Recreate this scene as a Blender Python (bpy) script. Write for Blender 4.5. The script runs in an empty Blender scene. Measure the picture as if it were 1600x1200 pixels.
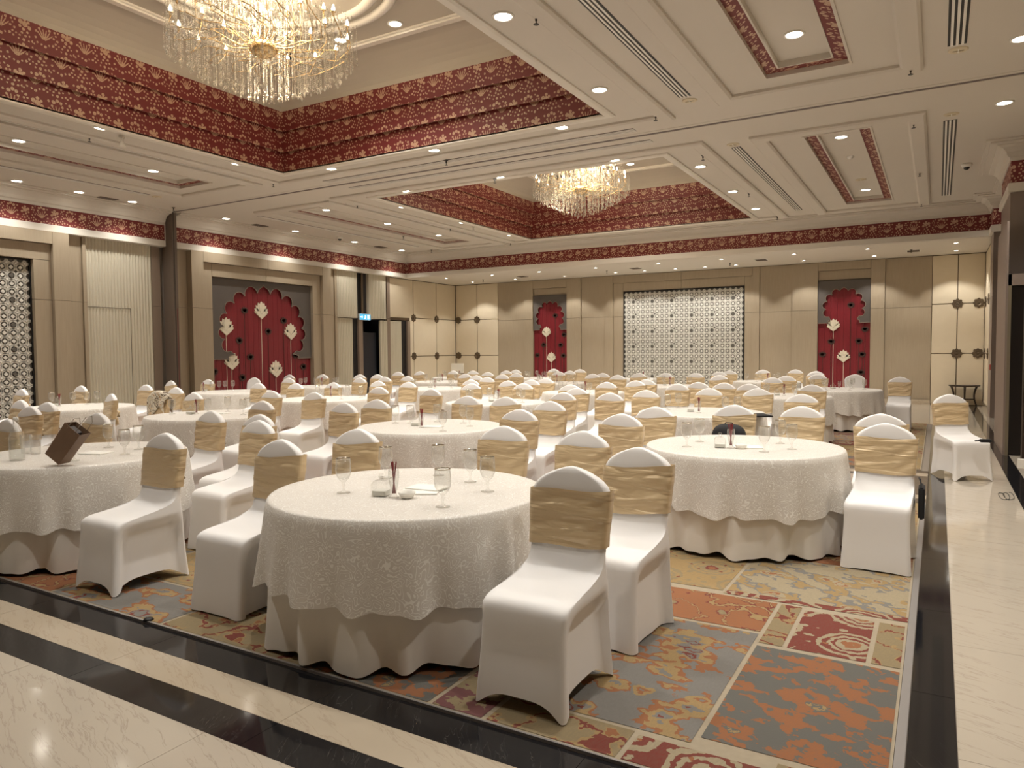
import bpy, bmesh, math, random
from mathutils import Vector, Matrix
random.seed(7)
PI = math.pi
sc = bpy.context.scene
COL = sc.collection

# ------------------------------------------------------------------ camera
CAM_H = 1.55
YAW, PITCH, ROLL, FPX = 0.529204, -0.045546, -0.0076249, 1137.86
cd = bpy.data.cameras.new('camera'); cam = bpy.data.objects.new('camera', cd); COL.objects.link(cam)
cd.sensor_width = 36.0; cd.lens = 36.0 * FPX / 1600.0; cd.clip_start = 0.05; cd.clip_end = 200
_f = Vector((-math.sin(YAW) * math.cos(PITCH), math.cos(YAW) * math.cos(PITCH), math.sin(PITCH)))
_r0 = Vector((math.cos(YAW), math.sin(YAW), 0)); _u0 = _r0.cross(_f)
_r = _r0 * math.cos(ROLL) + _u0 * math.sin(ROLL); _u = -_r0 * math.sin(ROLL) + _u0 * math.cos(ROLL)
m = Matrix((( _r.x, _u.x, -_f.x, 0), (_r.y, _u.y, -_f.y, 0), (_r.z, _u.z, -_f.z, CAM_H), (0, 0, 0, 1)))
cam.matrix_world = m
sc.camera = cam

def ray(px, py):
    return _f + _r * ((px - 800) / FPX) - _u * ((py - 600) / FPX)
def onz(px, py, z):
    d = ray(px, py); t = (z - CAM_H) / d.z; return Vector((d.x * t, d.y * t, z))
def onx(px, py, X):
    d = ray(px, py); t = X / d.x; return Vector((X, d.y * t, CAM_H + d.z * t))
def ony(px, py, Y):
    d = ray(px, py); t = Y / d.y; return Vector((d.x * t, Y, CAM_H + d.z * t))
def project(p):
    d = Vector(p) - Vector((0, 0, CAM_H)); w = d.dot(_f); return 800 + FPX * d.dot(_r) / w, 600 - FPX * d.dot(_u) / w

# ------------------------------------------------------------------ world, exposure, sampling
w = bpy.data.worlds.new('world'); sc.world = w; w.use_nodes = True
w.node_tree.nodes['Background'].inputs[0].default_value = (1.0, 0.85, 0.7, 1)
w.node_tree.nodes['Background'].inputs[1].default_value = 0.05
sc.view_settings.view_transform = 'Standard'; sc.view_settings.look = 'None'
sc.view_settings.gamma = 1.0; sc.view_settings.use_curve_mapping = False
sc.view_settings.exposure = 1.05
try:
    cy = sc.cycles
    cy.use_denoising = True; cy.max_bounces = 8; cy.diffuse_bounces = 5; cy.glossy_bounces = 3
    cy.transmission_bounces = 4; cy.transparent_max_bounces = 24
    cy.caustics_reflective = False; cy.caustics_refractive = False; cy.sample_clamp_indirect = 6.0
    cy.use_light_tree = True
except Exception:
    pass
LAMP_COL = (1.0, 0.955, 0.88)
P_DOWN = 105.0      # ceiling downlight
P_ALC = 46.0       # alcove downlight
P_CHAND = 68.0    # chandelier

# ------------------------------------------------------------------ node helpers
def nt(mat): return mat.node_tree
class NB:
    def __init__(s, name):
        s.m = bpy.data.materials.new(name); s.m.use_nodes = True; s.t = s.m.node_tree
        s.b = s.t.nodes['Principled BSDF']; s.out = s.t.nodes['Material Output']
    def n(s, ty, **kw):
        x = s.t.nodes.new(ty)
        for k, v in kw.items(): setattr(x, k, v)
        return x
    def put(s, sock, v):
        if isinstance(v, bpy.types.NodeSocket): s.t.links.new(v, sock)
        elif isinstance(v, bpy.types.Node): s.t.links.new(v.outputs[0], sock)
        else:
            if isinstance(v, tuple) and len(v) == 3 and sock.type == 'RGBA': v = (*v, 1)
            sock.default_value = v
    def math(s, op, a, b=None, c=None, clamp=False):
        x = s.n('ShaderNodeMath', operation=op, use_clamp=clamp); s.put(x.inputs[0], a)
        if b is not None: s.put(x.inputs[1], b)
        if c is not None: s.put(x.inputs[2], c)
        return x.outputs[0]
    def vm(s, op, a, b=None, scale=None):
        x = s.n('ShaderNodeVectorMath', operation=op); s.put(x.inputs[0], a)
        if b is not None: s.put(x.inputs[1], b)
        if scale is not None: s.put(x.inputs['Scale'], scale)
        return x.outputs['Value'] if op in ('LENGTH', 'DISTANCE', 'DOT_PRODUCT') else x.outputs[0]
    def mix(s, f, a, b):
        x = s.n('ShaderNodeMix', data_type='RGBA'); s.put(x.inputs[0], f); s.put(x.inputs[6], a); s.put(x.inputs[7], b); return x.outputs[2]
    def coord(s, which='Object'): return s.n('ShaderNodeTexCoord').outputs[which]
    def mapping(s, v, scale=(1, 1, 1), rot=(0, 0, 0), loc=(0, 0, 0)):
        x = s.n('ShaderNodeMapping'); s.put(x.inputs[0], v); x.inputs[1].default_value = loc; x.inputs[2].default_value = rot; x.inputs[3].default_value = scale; return x.outputs[0]
    def noise(s, v, scale, detail=2, rough=.5, dist=0, out='Fac'):
        x = s.n('ShaderNodeTexNoise'); s.put(x.inputs['Vector'], v); x.inputs['Scale'].default_value = scale; x.inputs['Detail'].default_value = detail
        x.inputs['Roughness'].default_value = rough; x.inputs['Distortion'].default_value = dist; return x.outputs[out]
    def voro(s, v, scale, feature='F1', out='Distance', rand=1.0):
        x = s.n('ShaderNodeTexVoronoi', feature=feature); s.put(x.inputs['Vector'], v); x.inputs['Scale'].default_value = scale
        x.inputs['Randomness'].default_value = rand; return x.outputs[out]
    def ramp(s, v, stops, interp='LINEAR'):
        x = s.n('ShaderNodeValToRGB'); x.color_ramp.interpolation = interp; e = x.color_ramp.elements
        while len(e) < len(stops): e.new(.5)
        for i, (p, c) in enumerate(stops): e[i].position = p; e[i].color = (*c, 1)
        s.put(x.inputs[0], v); return x.outputs[0]
    def lt(s, a, b): return s.math('LESS_THAN', a, b)
    def bump(s, h, strength=.3, dist=.01):
        x = s.n('ShaderNodeBump'); x.inputs['Strength'].default_value = strength; x.inputs['Distance'].default_value = dist; s.put(x.inputs['Height'], h)
        s.t.links.new(x.outputs[0], s.b.inputs['Normal'])
    def set(s, **kw):
        for k, v in kw.items(): s.put(s.b.inputs[k], v)
        return s
MATS = {}
def simple(name, col, rough=.5, metal=0.0, spec=.5, var=0.0, vscale=3.0):
    if name in MATS: return MATS[name]
    b = NB(name)
    if var > 0:
        nz = b.noise(b.coord(), vscale, 3)
        b.set(**{'Base Color': b.mix(nz, tuple(c * (1 - var) for c in col), tuple(min(1, c * (1 + var)) for c in col))})
    else: b.set(**{'Base Color': col})
    b.set(Roughness=rough, Metallic=metal); b.b.inputs['Specular IOR Level'].default_value = spec
    MATS[name] = b.m; return b.m

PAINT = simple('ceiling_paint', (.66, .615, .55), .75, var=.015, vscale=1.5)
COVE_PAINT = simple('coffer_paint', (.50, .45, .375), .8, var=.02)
GLOSSPAINT = simple('moulding_paint', (.74, .70, .63), .32, var=.01)
BLACK = simple('black_metal', (.012, .011, .011), .5)
DARKBROWN = simple('dark_brown_wood', (.035, .022, .016), .38, var=.2, vscale=8)
BRONZE = simple('bronze_metal', (.16, .12, .08), .42, metal=.6, var=.15)
SLIT = simple('slit_grey', (.16, .13, .12), .7)
TRIMGREY = simple('trim_metal', (.36, .34, .33), .35, metal=.5)
CREAMPANEL = simple('cream_fabric', (.70, .61, .46), .85, var=.03, vscale=6)
DARKGREY = simple('charcoal_board', (.115, .10, .09), .6, var=.1)
LOTUS_W = simple('lotus_cream', (.78, .72, .58), .5, var=.04, vscale=9)
LOTUS_D = simple('lotus_dark', (.075, .035, .03), .5, var=.15, vscale=9)
GREYWALL = simple('back_grey', (.20, .17, .14), .8)
WHITE_PLASTIC = simple('white_plastic', (.85, .83, .78), .4)
SILVER = simple('silver_rim', (.55, .50, .42), .2, metal=1.0)
GOLD = simple('gold_metal', (.80, .60, .33), .22, metal=1.0)
RED_PENCIL = simple('red_pencil', (.22, .02, .025), .4)
PAPER = simple('paper', (.88, .86, .80), .7)
KRAFT = simple('kraft_paper', (.20, .125, .08), .6, var=.1, vscale=20)
BLACKCLOTH = simple('black_fabric', (.010, .010, .012), .75)
WATER = None

def m_wood():
    b = NB('taupe_wood'); c = b.coord()
    g = b.noise(b.mapping(c, (14, 14, .7)), 3, 4, .6, .4)
    g2 = b.noise(b.mapping(c, (2.0, 2.0, .25)), 2, 2)
    col = b.ramp(g, [(.25, (.35, .285, .20)), (.75, (.44, .365, .265))])
    b.set(**{'Base Color': b.mix(g2, col, (.40, .33, .24)), 'Roughness': .48}); b.bump(g, .08, .003); return b.m
WOOD = m_wood()
def m_flute():
    b = NB('fluted_cream'); g = b.noise(b.mapping(b.coord(), (6, 6, .5)), 4, 2)
    b.set(**{'Base Color': b.mix(g, (.60, .555, .445), (.62, .575, .465)), 'Roughness': .7}); return b.m
FLUTE = m_flute()
def m_lacq():
    b = NB('crimson_lacquer'); g = b.noise(b.mapping(b.coord(), (9, 9, .5)), 3, 3)
    b.set(**{'Base Color': b.mix(g, (.17, .012, .02), (.25, .02, .03)), 'Roughness': .38}); return b.m
CRIMSON = m_lacq()

def m_marble(name, base, dark, vein, rough, vs=1.0, vw=.06, rot=.35):
    b = NB(name); c = b.mapping(b.coord(), (1, 1, 1), (0, 0, rot))
    warp = b.noise(c, 1.3 * vs, 4, .6, out='Color')
    cc = b.vm('ADD', c, b.vm('SCALE', warp, scale=.16))
    st = b.noise(b.mapping(cc, (.55, 5.0, 1)), 1.5 * vs, 6, .62)
    ln = b.math('ABSOLUTE', b.math('SUBTRACT', st, .5))
    v1 = b.math('SUBTRACT', 1, b.math('DIVIDE', ln, vw), clamp=True)
    v1 = b.math('POWER', v1, 3.0)
    cl = b.noise(c, .9 * vs, 3, .5)
    col = b.mix(cl, base, dark)
    col = b.mix(b.math('MULTIPLY', v1, .5), col, vein)
    b.set(**{'Base Color': col, 'Roughness': rough}); b.b.inputs['Specular IOR Level'].default_value = .55; return b.m
MARBLE = m_marble('cream_marble', (.56, .50, .415), (.49, .43, .35), (.30, .235, .18), .09, 1.0, .022)
MARBLE_B = m_marble('beige_marble_strip', (.54, .46, .355), (.46, .385, .29), (.33, .25, .18), .10, 1.8, .03)
BLACKMARBLE = m_marble('black_marble', (.008, .008, .010), (.016, .016, .018), (.12, .11, .10), .07, 1.0, .006, 1.1)

# red wallpaper with cream flowers, from UVs in metres
def m_wallpaper():
    b = NB('red_floral_wallpaper'); uv = b.coord('UV')
    sep = b.n('ShaderNodeSeparateXYZ'); b.put(sep.inputs[0], uv)
    CU, CV = .56, .36
    row = b.math('FLOOR', b.math('DIVIDE', sep.outputs[1], CV))
    ush = b.math('ADD', sep.outputs[0], b.math('MULTIPLY', row, CU * .5))
    u = b.math('WRAP', ush, CU, 0.0); v = b.math('WRAP', sep.outputs[1], CV, 0.0)
    comb = b.n('ShaderNodeCombineXYZ'); b.put(comb.inputs[0], u); b.put(comb.inputs[1], v)
    wob = b.noise(uv, 60, 1, out='Color')
    p = b.vm('ADD', comb.outputs[0], b.vm('SCALE', b.vm('SUBTRACT', wob, (.5, .5, .5)), scale=.012))
    d = None
    def circ(x, y, r):
        nonlocal d
        e = b.math('SUBTRACT', b.vm('DISTANCE', p, (x, y, 0.0)), r)
        d = e if d is None else b.math('MINIMUM', d, e)
    # blossom plant
    for x, y, r in [(.10, .235, .034), (.045, .20, .022), (.155, .255, .026), (.10, .295, .020), (.165, .195, .016), (.055, .265, .016),
                    (.12, .165, .017), (.07, .135, .013), (.14, .115, .013), (.095, .085, .012), (.045, .095, .009), (.17, .075, .010),
                    # little flowers between
                    (.245, .30, .015), (.27, .255, .011), (.225, .26, .010), (.255, .21, .009), (.285, .17, .012), (.235, .15, .012), (.26, .105, .011),
                    (.215, .09, .008), (.295, .07, .014), (.25, .05, .009), (.29, .325, .008), (.01, .04, .012), (.055, .03, .010), (.12, .03, .015), (.185, .03, .008),
                    # crown over the fan
                    (.36, .305, .018), (.405, .325, .020), (.455, .30, .022), (.34, .255, .014), (.475, .245, .013), (.52, .30, .012), (.52, .20, .010), (.525, .12, .013),
                    (.505, .06, .010), (.545, .025, .008), (.40, .03, .016), (.35, .06, .009), (.45, .045, .009)]:
        circ(x, y, r)
    # fan of leaves
    for a in (-48, -30, -12, 6, 24, 42):
        ra = math.radians(a); ox, oy = .41, .10
        cx, cy2 = ox + math.sin(ra) * .085, oy + math.cos(ra) * .085
        q = b.vm('SUBTRACT', p, (cx, cy2, 0.0))
        q = b.mapping(q, (1 / .011, 1 / .075, 1), (0, 0, 0))
        mp = q.node
        q = b.vm('SUBTRACT', p, (cx, cy2, 0.0))
        al = b.math('DIVIDE', b.vm('DOT_PRODUCT', q, (math.sin(ra), math.cos(ra), 0.0)), .078)
        ac = b.math('DIVIDE', b.vm('DOT_PRODUCT', q, (math.cos(ra), -math.sin(ra), 0.0)), .0095)
        e = b.math('MULTIPLY', b.math('SUBTRACT', b.math('SQRT', b.math('ADD', b.math('MULTIPLY', al, al), b.math('MULTIPLY', ac, ac))), .62), .012)
        d = b.math('MINIMUM', d, e)
        b.t.nodes.remove(mp)
    mask = b.lt(d, 0.0035)
    det = b.noise(uv, 95, 2)
    cream = b.mix(b.lt(det, .44), (.56, .37, .25), (.36, .16, .10))
    b.set(**{'Base Color': b.mix(mask, (.165, .02, .02), cream), 'Roughness': b.mix(mask, (.55,) * 3, (.38,) * 3)})
    b.bump(mask, .15, .002)
    return b.m
WALLPAPER = m_wallpaper()

def m_damask():
    b = NB('damask_cloth'); c = b.coord('UV')
    wv = b.noise(c, 9, 1, out='Color')
    cc = b.vm('ADD', c, b.vm('SCALE', wv, scale=.06))
    f = b.noise(cc, 24, 0, .5)
    k = b.math('ABSOLUTE', b.math('SUBTRACT', b.math('FRACT', b.math('MULTIPLY', f, 7.0)), .5))
    ln = b.lt(k, .105)
    dots = b.lt(b.voro(c, 70), .26)
    dots = b.math('MULTIPLY', dots, b.lt(b.noise(c, 17, 0), .52))
    pat = b.math('MAXIMUM', ln, dots)
    b.set(**{'Base Color': b.mix(pat, (.69, .65, .595), (.90, .88, .83)), 'Roughness': b.mix(pat, (.55,) * 3, (.32,) * 3)})
    b.b.inputs['Sheen Weight'].default_value = .15
    b.bump(b.math('ADD', pat, b.math('MULTIPLY', b.noise(c, 6, 3), 2.0)), .25, .002); return b.m
DAMASK = m_damask()
def m_plaincloth(name, col, sheen=.1):
    b = NB(name); c = b.coord()
    n1 = b.noise(c, 3.2, 3, .55)
    b.set(**{'Base Color': b.mix(n1, tuple(x * .97 for x in col), col), 'Roughness': .6}); b.b.inputs['Sheen Weight'].default_value = sheen
    b.bump(b.math('ADD', n1, b.math('MULTIPLY', b.noise(c, 260, 1), .06)), .22, .01); return b.m
UNDER = m_plaincloth('linen_underskirt', (.80, .765, .71))
SPANDEX = m_plaincloth('white_spandex', (.88, .865, .855), .05)
def m_sash():
    b = NB('gold_satin_sash'); c = b.coord()
    st = b.noise(b.mapping(c, (2.6, 2.6, 15)), 1.5, 2, .5, .8)
    b.set(**{'Base Color': b.mix(st, (.62, .47, .275), (.69, .53, .32)), 'Roughness': .36, 'Metallic': .12}); b.b.inputs['Sheen Weight'].default_value = .2
    b.bump(st, .8, .02); return b.m
SASH = m_sash()

def m_glass(name, tint=(1, 1, 1), edge=.8, body=.04, power=3.0, white=0.0):
    m_ = bpy.data.materials.new(name); m_.use_nodes = True; t = m_.node_tree; t.nodes.clear()
    out = t.nodes.new('ShaderNodeOutputMaterial'); tr = t.nodes.new('ShaderNodeBsdfTransparent'); gl = t.nodes.new('ShaderNodeBsdfGlossy')
    lw = t.nodes.new('ShaderNodeLayerWeight'); lw.inputs[0].default_value = .5; gl.inputs['Roughness'].default_value = .04
    tr.inputs[0].default_value = (*tint, 1); mx = t.nodes.new('ShaderNodeMixShader')
    pw = t.nodes.new('ShaderNodeMath'); pw.operation = 'POWER'; pw.inputs[1].default_value = power
    ad = t.nodes.new('ShaderNodeMath'); ad.operation = 'MULTIPLY_ADD'; ad.inputs[1].default_value = edge; ad.inputs[2].default_value = body; ad.use_clamp = True
    t.links.new(lw.outputs['Facing'], pw.inputs[0]); t.links.new(pw.outputs[0], ad.inputs[0]); t.links.new(ad.outputs[0], mx.inputs[0]); t.links.new(tr.outputs[0], mx.inputs[1])
    if white > 0:
        df = t.nodes.new('ShaderNodeBsdfDiffuse'); df.inputs[0].default_value = (.9, .87, .8, 1); m2 = t.nodes.new('ShaderNodeMixShader'); m2.inputs[0].default_value = white
        t.links.new(gl.outputs[0], m2.inputs[1]); t.links.new(df.outputs[0], m2.inputs[2]); t.links.new(m2.outputs[0], mx.inputs[2])
    else: t.links.new(gl.outputs[0], mx.inputs[2])
    t.links.new(mx.outputs[0], out.inputs[0]); return m_
GLASS = m_glass('clear_glass', (.985, .985, .98), .6, .085, 3.0, .30)  # white diffuse share paints the bright catchlights into the glass
CRYSTAL = m_glass('crystal', (.97, .95, .91), .6, .34, 2.0, .45)

def m_emit(name, col, strength):
    m_ = bpy.data.materials.new(name); m_.use_nodes = True; t = m_.node_tree; t.nodes.clear()
    out = t.nodes.new('ShaderNodeOutputMaterial'); e = t.nodes.new('ShaderNodeEmission'); e.inputs[0].default_value = (*col, 1); e.inputs[1].default_value = strength
    t.links.new(e.outputs[0], out.inputs[0]); return m_
LENS = m_emit('lamp_lens', (1.0, .93, .80), 14.0)
BULB = m_emit('candle_bulb', (1.0, .86, .64), 12.0)
EXITGLOW = m_emit('exit_sign_glow', (.10, .55, .85), .55)
EXITFIG = m_emit('exit_sign_figure', (.8, 1.0, 1.0), .9)

# carpet patch materials
_GBX = (.25, .22, .18)
def m_patch(name, base, c1, c2, c3, kind, seed):
    b = NB(name); c = b.mapping(b.coord(), (1, 1, 1), (0, 0, .1 * seed), (seed * 3.7, seed * 1.9, 0))
    wv = b.noise(c, 14, 3, .6, out='Color')
    cc = b.vm('ADD', c, b.vm('SCALE', b.vm('SUBTRACT', wv, (.5, .5, .5)), scale=.10 if kind != 1 else .075))
    fibre = b.noise(b.mapping(c, (40, 12, 1)), 3, 3, .65)
    if kind == 0:      # abrash ground with orange islands and yellow rims
        f = b.noise(b.mapping(cc, (2.0, 3.2, 1)), 1.9, 2, .5)
        s = b.ramp(f, [(0, base), (.50, c2), (.54, c1), (.62, base), (.66, c3), (.685, base)], 'CONSTANT')
        v = b.voro(cc, 4.2)
        s = b.mix(b.lt(v, .20), s, c1); s = b.mix(b.lt(v, .10), s, c2); s = b.mix(b.lt(v, .05), s, base)
    elif kind == 1:    # medallion field
        v = b.voro(cc, 2.6, rand=.25)
        s = b.ramp(v, [(0, c3), (.07, c2), (.13, c1), (.20, base), (.25, c1), (.30, base), (.36, c1), (.43, base)], 'CONSTANT')
        v2 = b.voro(cc, 11.0, rand=.6)
        s = b.mix(b.math('MULTIPLY', b.lt(v2, .24), b.math('GREATER_THAN', v, .43)), s, c1)
        v3 = b.voro(cc, 9.0, rand=.1)
        s = b.mix(b.math('MULTIPLY', b.lt(v3, .12), b.math('MULTIPLY', b.math('GREATER_THAN', v, .20), b.lt(v, .43))), s, c2)
    elif kind == 2:    # scrolling vine with outlines
        f = b.noise(cc, 4.3, 1, .5)
        k = b.math('ABSOLUTE', b.math('SUBTRACT', f, .5))
        s = b.mix(b.lt(k, .035), base, c1); s = b.mix(b.lt(k, .02), s, c2)
        v = b.voro(cc, 5.5); s = b.mix(b.lt(v, .20), s, c1); s = b.mix(b.lt(v, .15), s, c3)
    else:              # ikat
        f = b.noise(b.mapping(cc, (2.2, 3.2, 1)), 2.1, 4, .55)
        s = b.ramp(f, [(0, c1), (.36, base), (.51, c1), (.63, base), (.665, c3), (.69, base)], 'CONSTANT')
    col = b.mix(b.math('MULTIPLY', fibre, .55), s, tuple(x * .55 for x in _GBX))
    b.set(**{'Base Color': col, 'Roughness': .95}); b.b.inputs['Specular IOR Level'].default_value = .1
    b.bump(fibre, .4, .004); return b.m
_GB, _OR, _RD, _YL, _CR, _OC, _MV, _DK = (.215, .205, .19), (.33, .125, .05), (.20, .035, .025), (.38, .255, .11), (.40, .33, .215), (.30, .23, .125), (.18, .06, .065), (.13, .13, .12)
PATCH = [m_patch('carpet_grey_blue', _GB, _YL, _OR, _RD, 0, 1), m_patch('carpet_red_medallion', _RD, _CR, _OR, _OC, 1, 2),
         m_patch('carpet_ochre_vine', _OC, _YL, _RD, _OR, 2, 3), m_patch('carpet_orange_ikat', _DK, _OR, _GB, _YL, 3, 4),
         m_patch('carpet_cream_blue', _CR, _YL, _GB, _OR, 0, 5), m_patch('carpet_orange_red', _OR, _RD, _YL, _OC, 2, 6),
         m_patch('carpet_mauve', _MV, _OC, _RD, _YL, 3, 7), m_patch('carpet_tan_ornament', _YL, _OC, _RD, _OR, 1, 8)]
CREAMLINE = simple('carpet_cream_line', (.36, .30, .215), .95, var=.12, vscale=30)

# ------------------------------------------------------------------ mesh helpers
def tag(o, label=None, cat=None, group=None, kind=None):
    if label: o['label'] = label
    if cat: o['category'] = cat
    if group: o['group'] = group
    if kind: o['kind'] = kind
    return o
def link(name, me, parent=None, loc=None, rotz=0):
    o = bpy.data.objects.new(name, me); COL.objects.link(o)
    if parent is not None: o.parent = parent
    if loc is not None: o.location = loc
    if rotz: o.rotation_euler = (0, 0, rotz)
    return o
def mesh(bm, name, mats, smooth=False):
    me = bpy.data.meshes.new(name)
    bmesh.ops.recalc_face_normals(bm, faces=bm.faces)
    bm.to_mesh(me); bm.free()
    for mm in (mats if isinstance(mats, (list, tuple)) else [mats]): me.materials.append(mm)
    if smooth:
        for p in me.polygons: p.use_smooth = True
    return me
def obj(name, bm, mats, parent=None, smooth=False, loc=None, rotz=0):
    return link(name, mesh(bm, name, mats, smooth), parent, loc, rotz)
def empty(name, loc=(0, 0, 0), rotz=0, parent=None):
    o = bpy.data.objects.new(name, None); COL.objects.link(o); o.location = loc; o.rotation_euler = (0, 0, rotz); o.empty_display_size = .1
    if parent is not None: o.parent = parent
    return o
def dup(root, loc, rotz=None):
    r = root.copy(); COL.objects.link(r); r.location = loc
    if rotz is not None: r.rotation_euler = (0, 0, rotz)
    for ch in list(root.children):
        c = ch.copy(); COL.objects.link(c); c.parent = r
        for g in list(ch.children):
            dd = g.copy(); COL.objects.link(dd); dd.parent = c
    return r
BM = bmesh.new
def box(bm, x0, x1, y0, y1, z0, z1, mi=0, uvm=False):
    vs = [bm.verts.new((x, y, z)) for z in (z0, z1) for y in (y0, y1) for x in (x0, x1)]
    fs = []
    for q in ((0, 2, 3, 1), (4, 5, 7, 6), (0, 1, 5, 4), (2, 6, 7, 3), (0, 4, 6, 2), (1, 3, 7, 5)):
        f = bm.faces.new([vs[i] for i in q]); f.material_index = mi; fs.append(f)
    return fs
def bx(name, x0, x1, y0, y1, z0, z1, mat, parent=None, bev=0):
    bm = BM(); box(bm, x0, x1, y0, y1, z0, z1)
    if bev: bmesh.ops.bevel(bm, geom=bm.edges[:], offset=bev, segments=2, affect='EDGES')
    return obj(name, bm, mat, parent)
def lathe(bm, prof, n=16, c=(0, 0, 0), mi=0, cap=True):
    rings = []
    for r, z in prof:
        rings.append([bm.verts.new((c[0] + r * math.cos(2 * PI * i / n), c[1] + r * math.sin(2 * PI * i / n), c[2] + z)) for i in range(n)])
    for a, b_ in zip(rings, rings[1:]):
        for i in range(n):
            f = bm.faces.new((a[i], a[(i + 1) % n], b_[(i + 1) % n], b_[i])); f.material_index = mi
    if cap:
        for rg, pr in ((rings[0], prof[0]), (rings[-1], prof[-1])):
            if pr[0] > 1e-4:
                try: bm.faces.new(rg).material_index = mi
                except ValueError: pass
    return rings
def tube(bm, pts, r, n=6, mi=0):
    rings = []; pts = [Vector(p) for p in pts]
    for i, p in enumerate(pts):
        t = (pts[min(i + 1, len(pts) - 1)] - pts[max(i - 1, 0)]).normalized()
        a = Vector((0, 0, 1)) if abs(t.z) < .9 else Vector((1, 0, 0)); u = t.cross(a).normalized(); v = t.cross(u)
        rr = r[i] if isinstance(r, (list, tuple)) else r
        rings.append([bm.verts.new(p + (u * math.cos(2 * PI * k / n) + v * math.sin(2 * PI * k / n)) * rr) for k in range(n)])
    for a, b_ in zip(rings, rings[1:]):
        for k in range(n): bm.faces.new((a[k], a[(k + 1) % n], b_[(k + 1) % n], b_[k])).material_index = mi
    bm.faces.new(rings[0]).material_index = mi; bm.faces.new(rings[-1]).material_index = mi
def prism(bm, poly, depth, M=None, mi=0):
    """poly in (u,v); extruded along w by depth; M maps (u,v,w) -> world"""
    M = M or (lambda u, v, w_: (u, v, w_))
    a = [bm.verts.new(M(u, v, 0)) for u, v in poly]; b_ = [bm.verts.new(M(u, v, depth)) for u, v in poly]
    n = len(poly)
    for i in range(n): bm.faces.new((a[i], a[(i + 1) % n], b_[(i + 1) % n], b_[i])).material_index = mi
    f1 = bm.faces.new(a); f2 = bm.faces.new(b_); f1.material_index = f2.material_index = mi
    if n > 4:
        f1.normal_update(); f2.normal_update(); bmesh.ops.triangulate(bm, faces=[f1, f2])
def structure(o): o['kind'] = 'structure'; return o

XL, XF, YB, YBEAM, XR = -15.84, -15.70, 22.88, 19.73, 1.05
ZC, ZA, YSLIT = 4.85, 4.04, 10.85
YMIN = -3.0

# ------------------------------------------------------------------ floor
fl = structure(bx('floor', XL - .3, 2.4, YMIN - .2, YB + .3, -.12, -.006, simple('grout', (.25, .21, .17), .8)))
def tile(x0, x1, y0, y1, mat, name='marble_tile', z=0.0, gap=.0012):
    return bx(name, x0 + gap, x1 - gap, y0 + gap, y1 - gap, -.02, z, mat, fl)
def tiles_x(x0, x1, y0, y1, step, mat, name='marble_tile'):
    n = max(1, round((x1 - x0) / step)); s = (x1 - x0) / n
    for i in range(n): tile(x0 + i * s, x0 + (i + 1) * s, y0, y1, mat, name)
def tiles_y(x0, x1, y0, y1, step, mat, name='marble_tile'):
    n = max(1, round((y1 - y0) / step)); s = (y1 - y0) / n
    for i in range(n): tile(x0, x1, y0 + i * s, y0 + (i + 1) * s, mat, name)
XS0, XS1 = -.08, .09           # black strip beside the carpet
tiles_x(XL, XS1, 2.285, 2.49, 1.25, BLACKMARBLE, 'black_stone_strip')
tiles_x(XL, XS1, 2.075, 2.285, 1.25, MARBLE_B, 'beige_stone_strip')
tiles_x(XL, XS1, 1.875, 2.075, 1.25, BLACKMARBLE, 'black_stone_strip')
for j in range(4):
    tiles_x(XL, XS1, 1.875 - 1.22 * (j + 1), 1.875 - 1.22 * j, 1.28, MARBLE)
tiles_y(XS0, XS1, 2.49, 16.98, 1.21, BLACKMARBLE, 'black_stone_strip')
tiles_y(XS1, .73, YMIN, 22.85, 1.21, MARBLE)
tiles_y(.73, .90, YMIN, 22.85, 1.21, BLACKMARBLE, 'black_stone_strip')
tiles_y(.90, 2.3, YMIN, 22.85, 1.21, MARBLE)
GREYST = m_marble('grey_stone', (.085, .065, .055), (.11, .09, .08), (.2, .17, .15), .09, 1.0, .01)
for y0, y1, mt, nm in ((8.3, 8.52, GREYST, 'black_stone_strip'), (8.52, 8.74, MARBLE_B, 'beige_stone_strip'), (8.74, 8.98, GREYST, 'black_stone_strip'),
                       (8.98, 9.86, MARBLE, 'marble_tile'), (9.86, 10.04, GREYST, 'black_stone_strip'), (10.04, 10.26, MARBLE_B, 'beige_stone_strip'), (10.26, 10.47, GREYST, 'black_stone_strip')):
    if mt is MARBLE:
        tile(-.32, XS0, y0, y1, GREYST, 'black_stone_strip'); tiles_x(XL, -.32, y0, y1, 1.25, mt, nm)
    else: tiles_x(XL, XS0, y0, y1, 1.25, mt, nm)
tiles_x(XL, XS1, 16.98, 17.3, 1.25, MARBLE_B, 'beige_stone_strip')
for j in range(4): tiles_x(XL, XS1, 17.3 + j * 1.39, 17.3 + (j + 1) * 1.39, 1.25, MARBLE)

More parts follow.
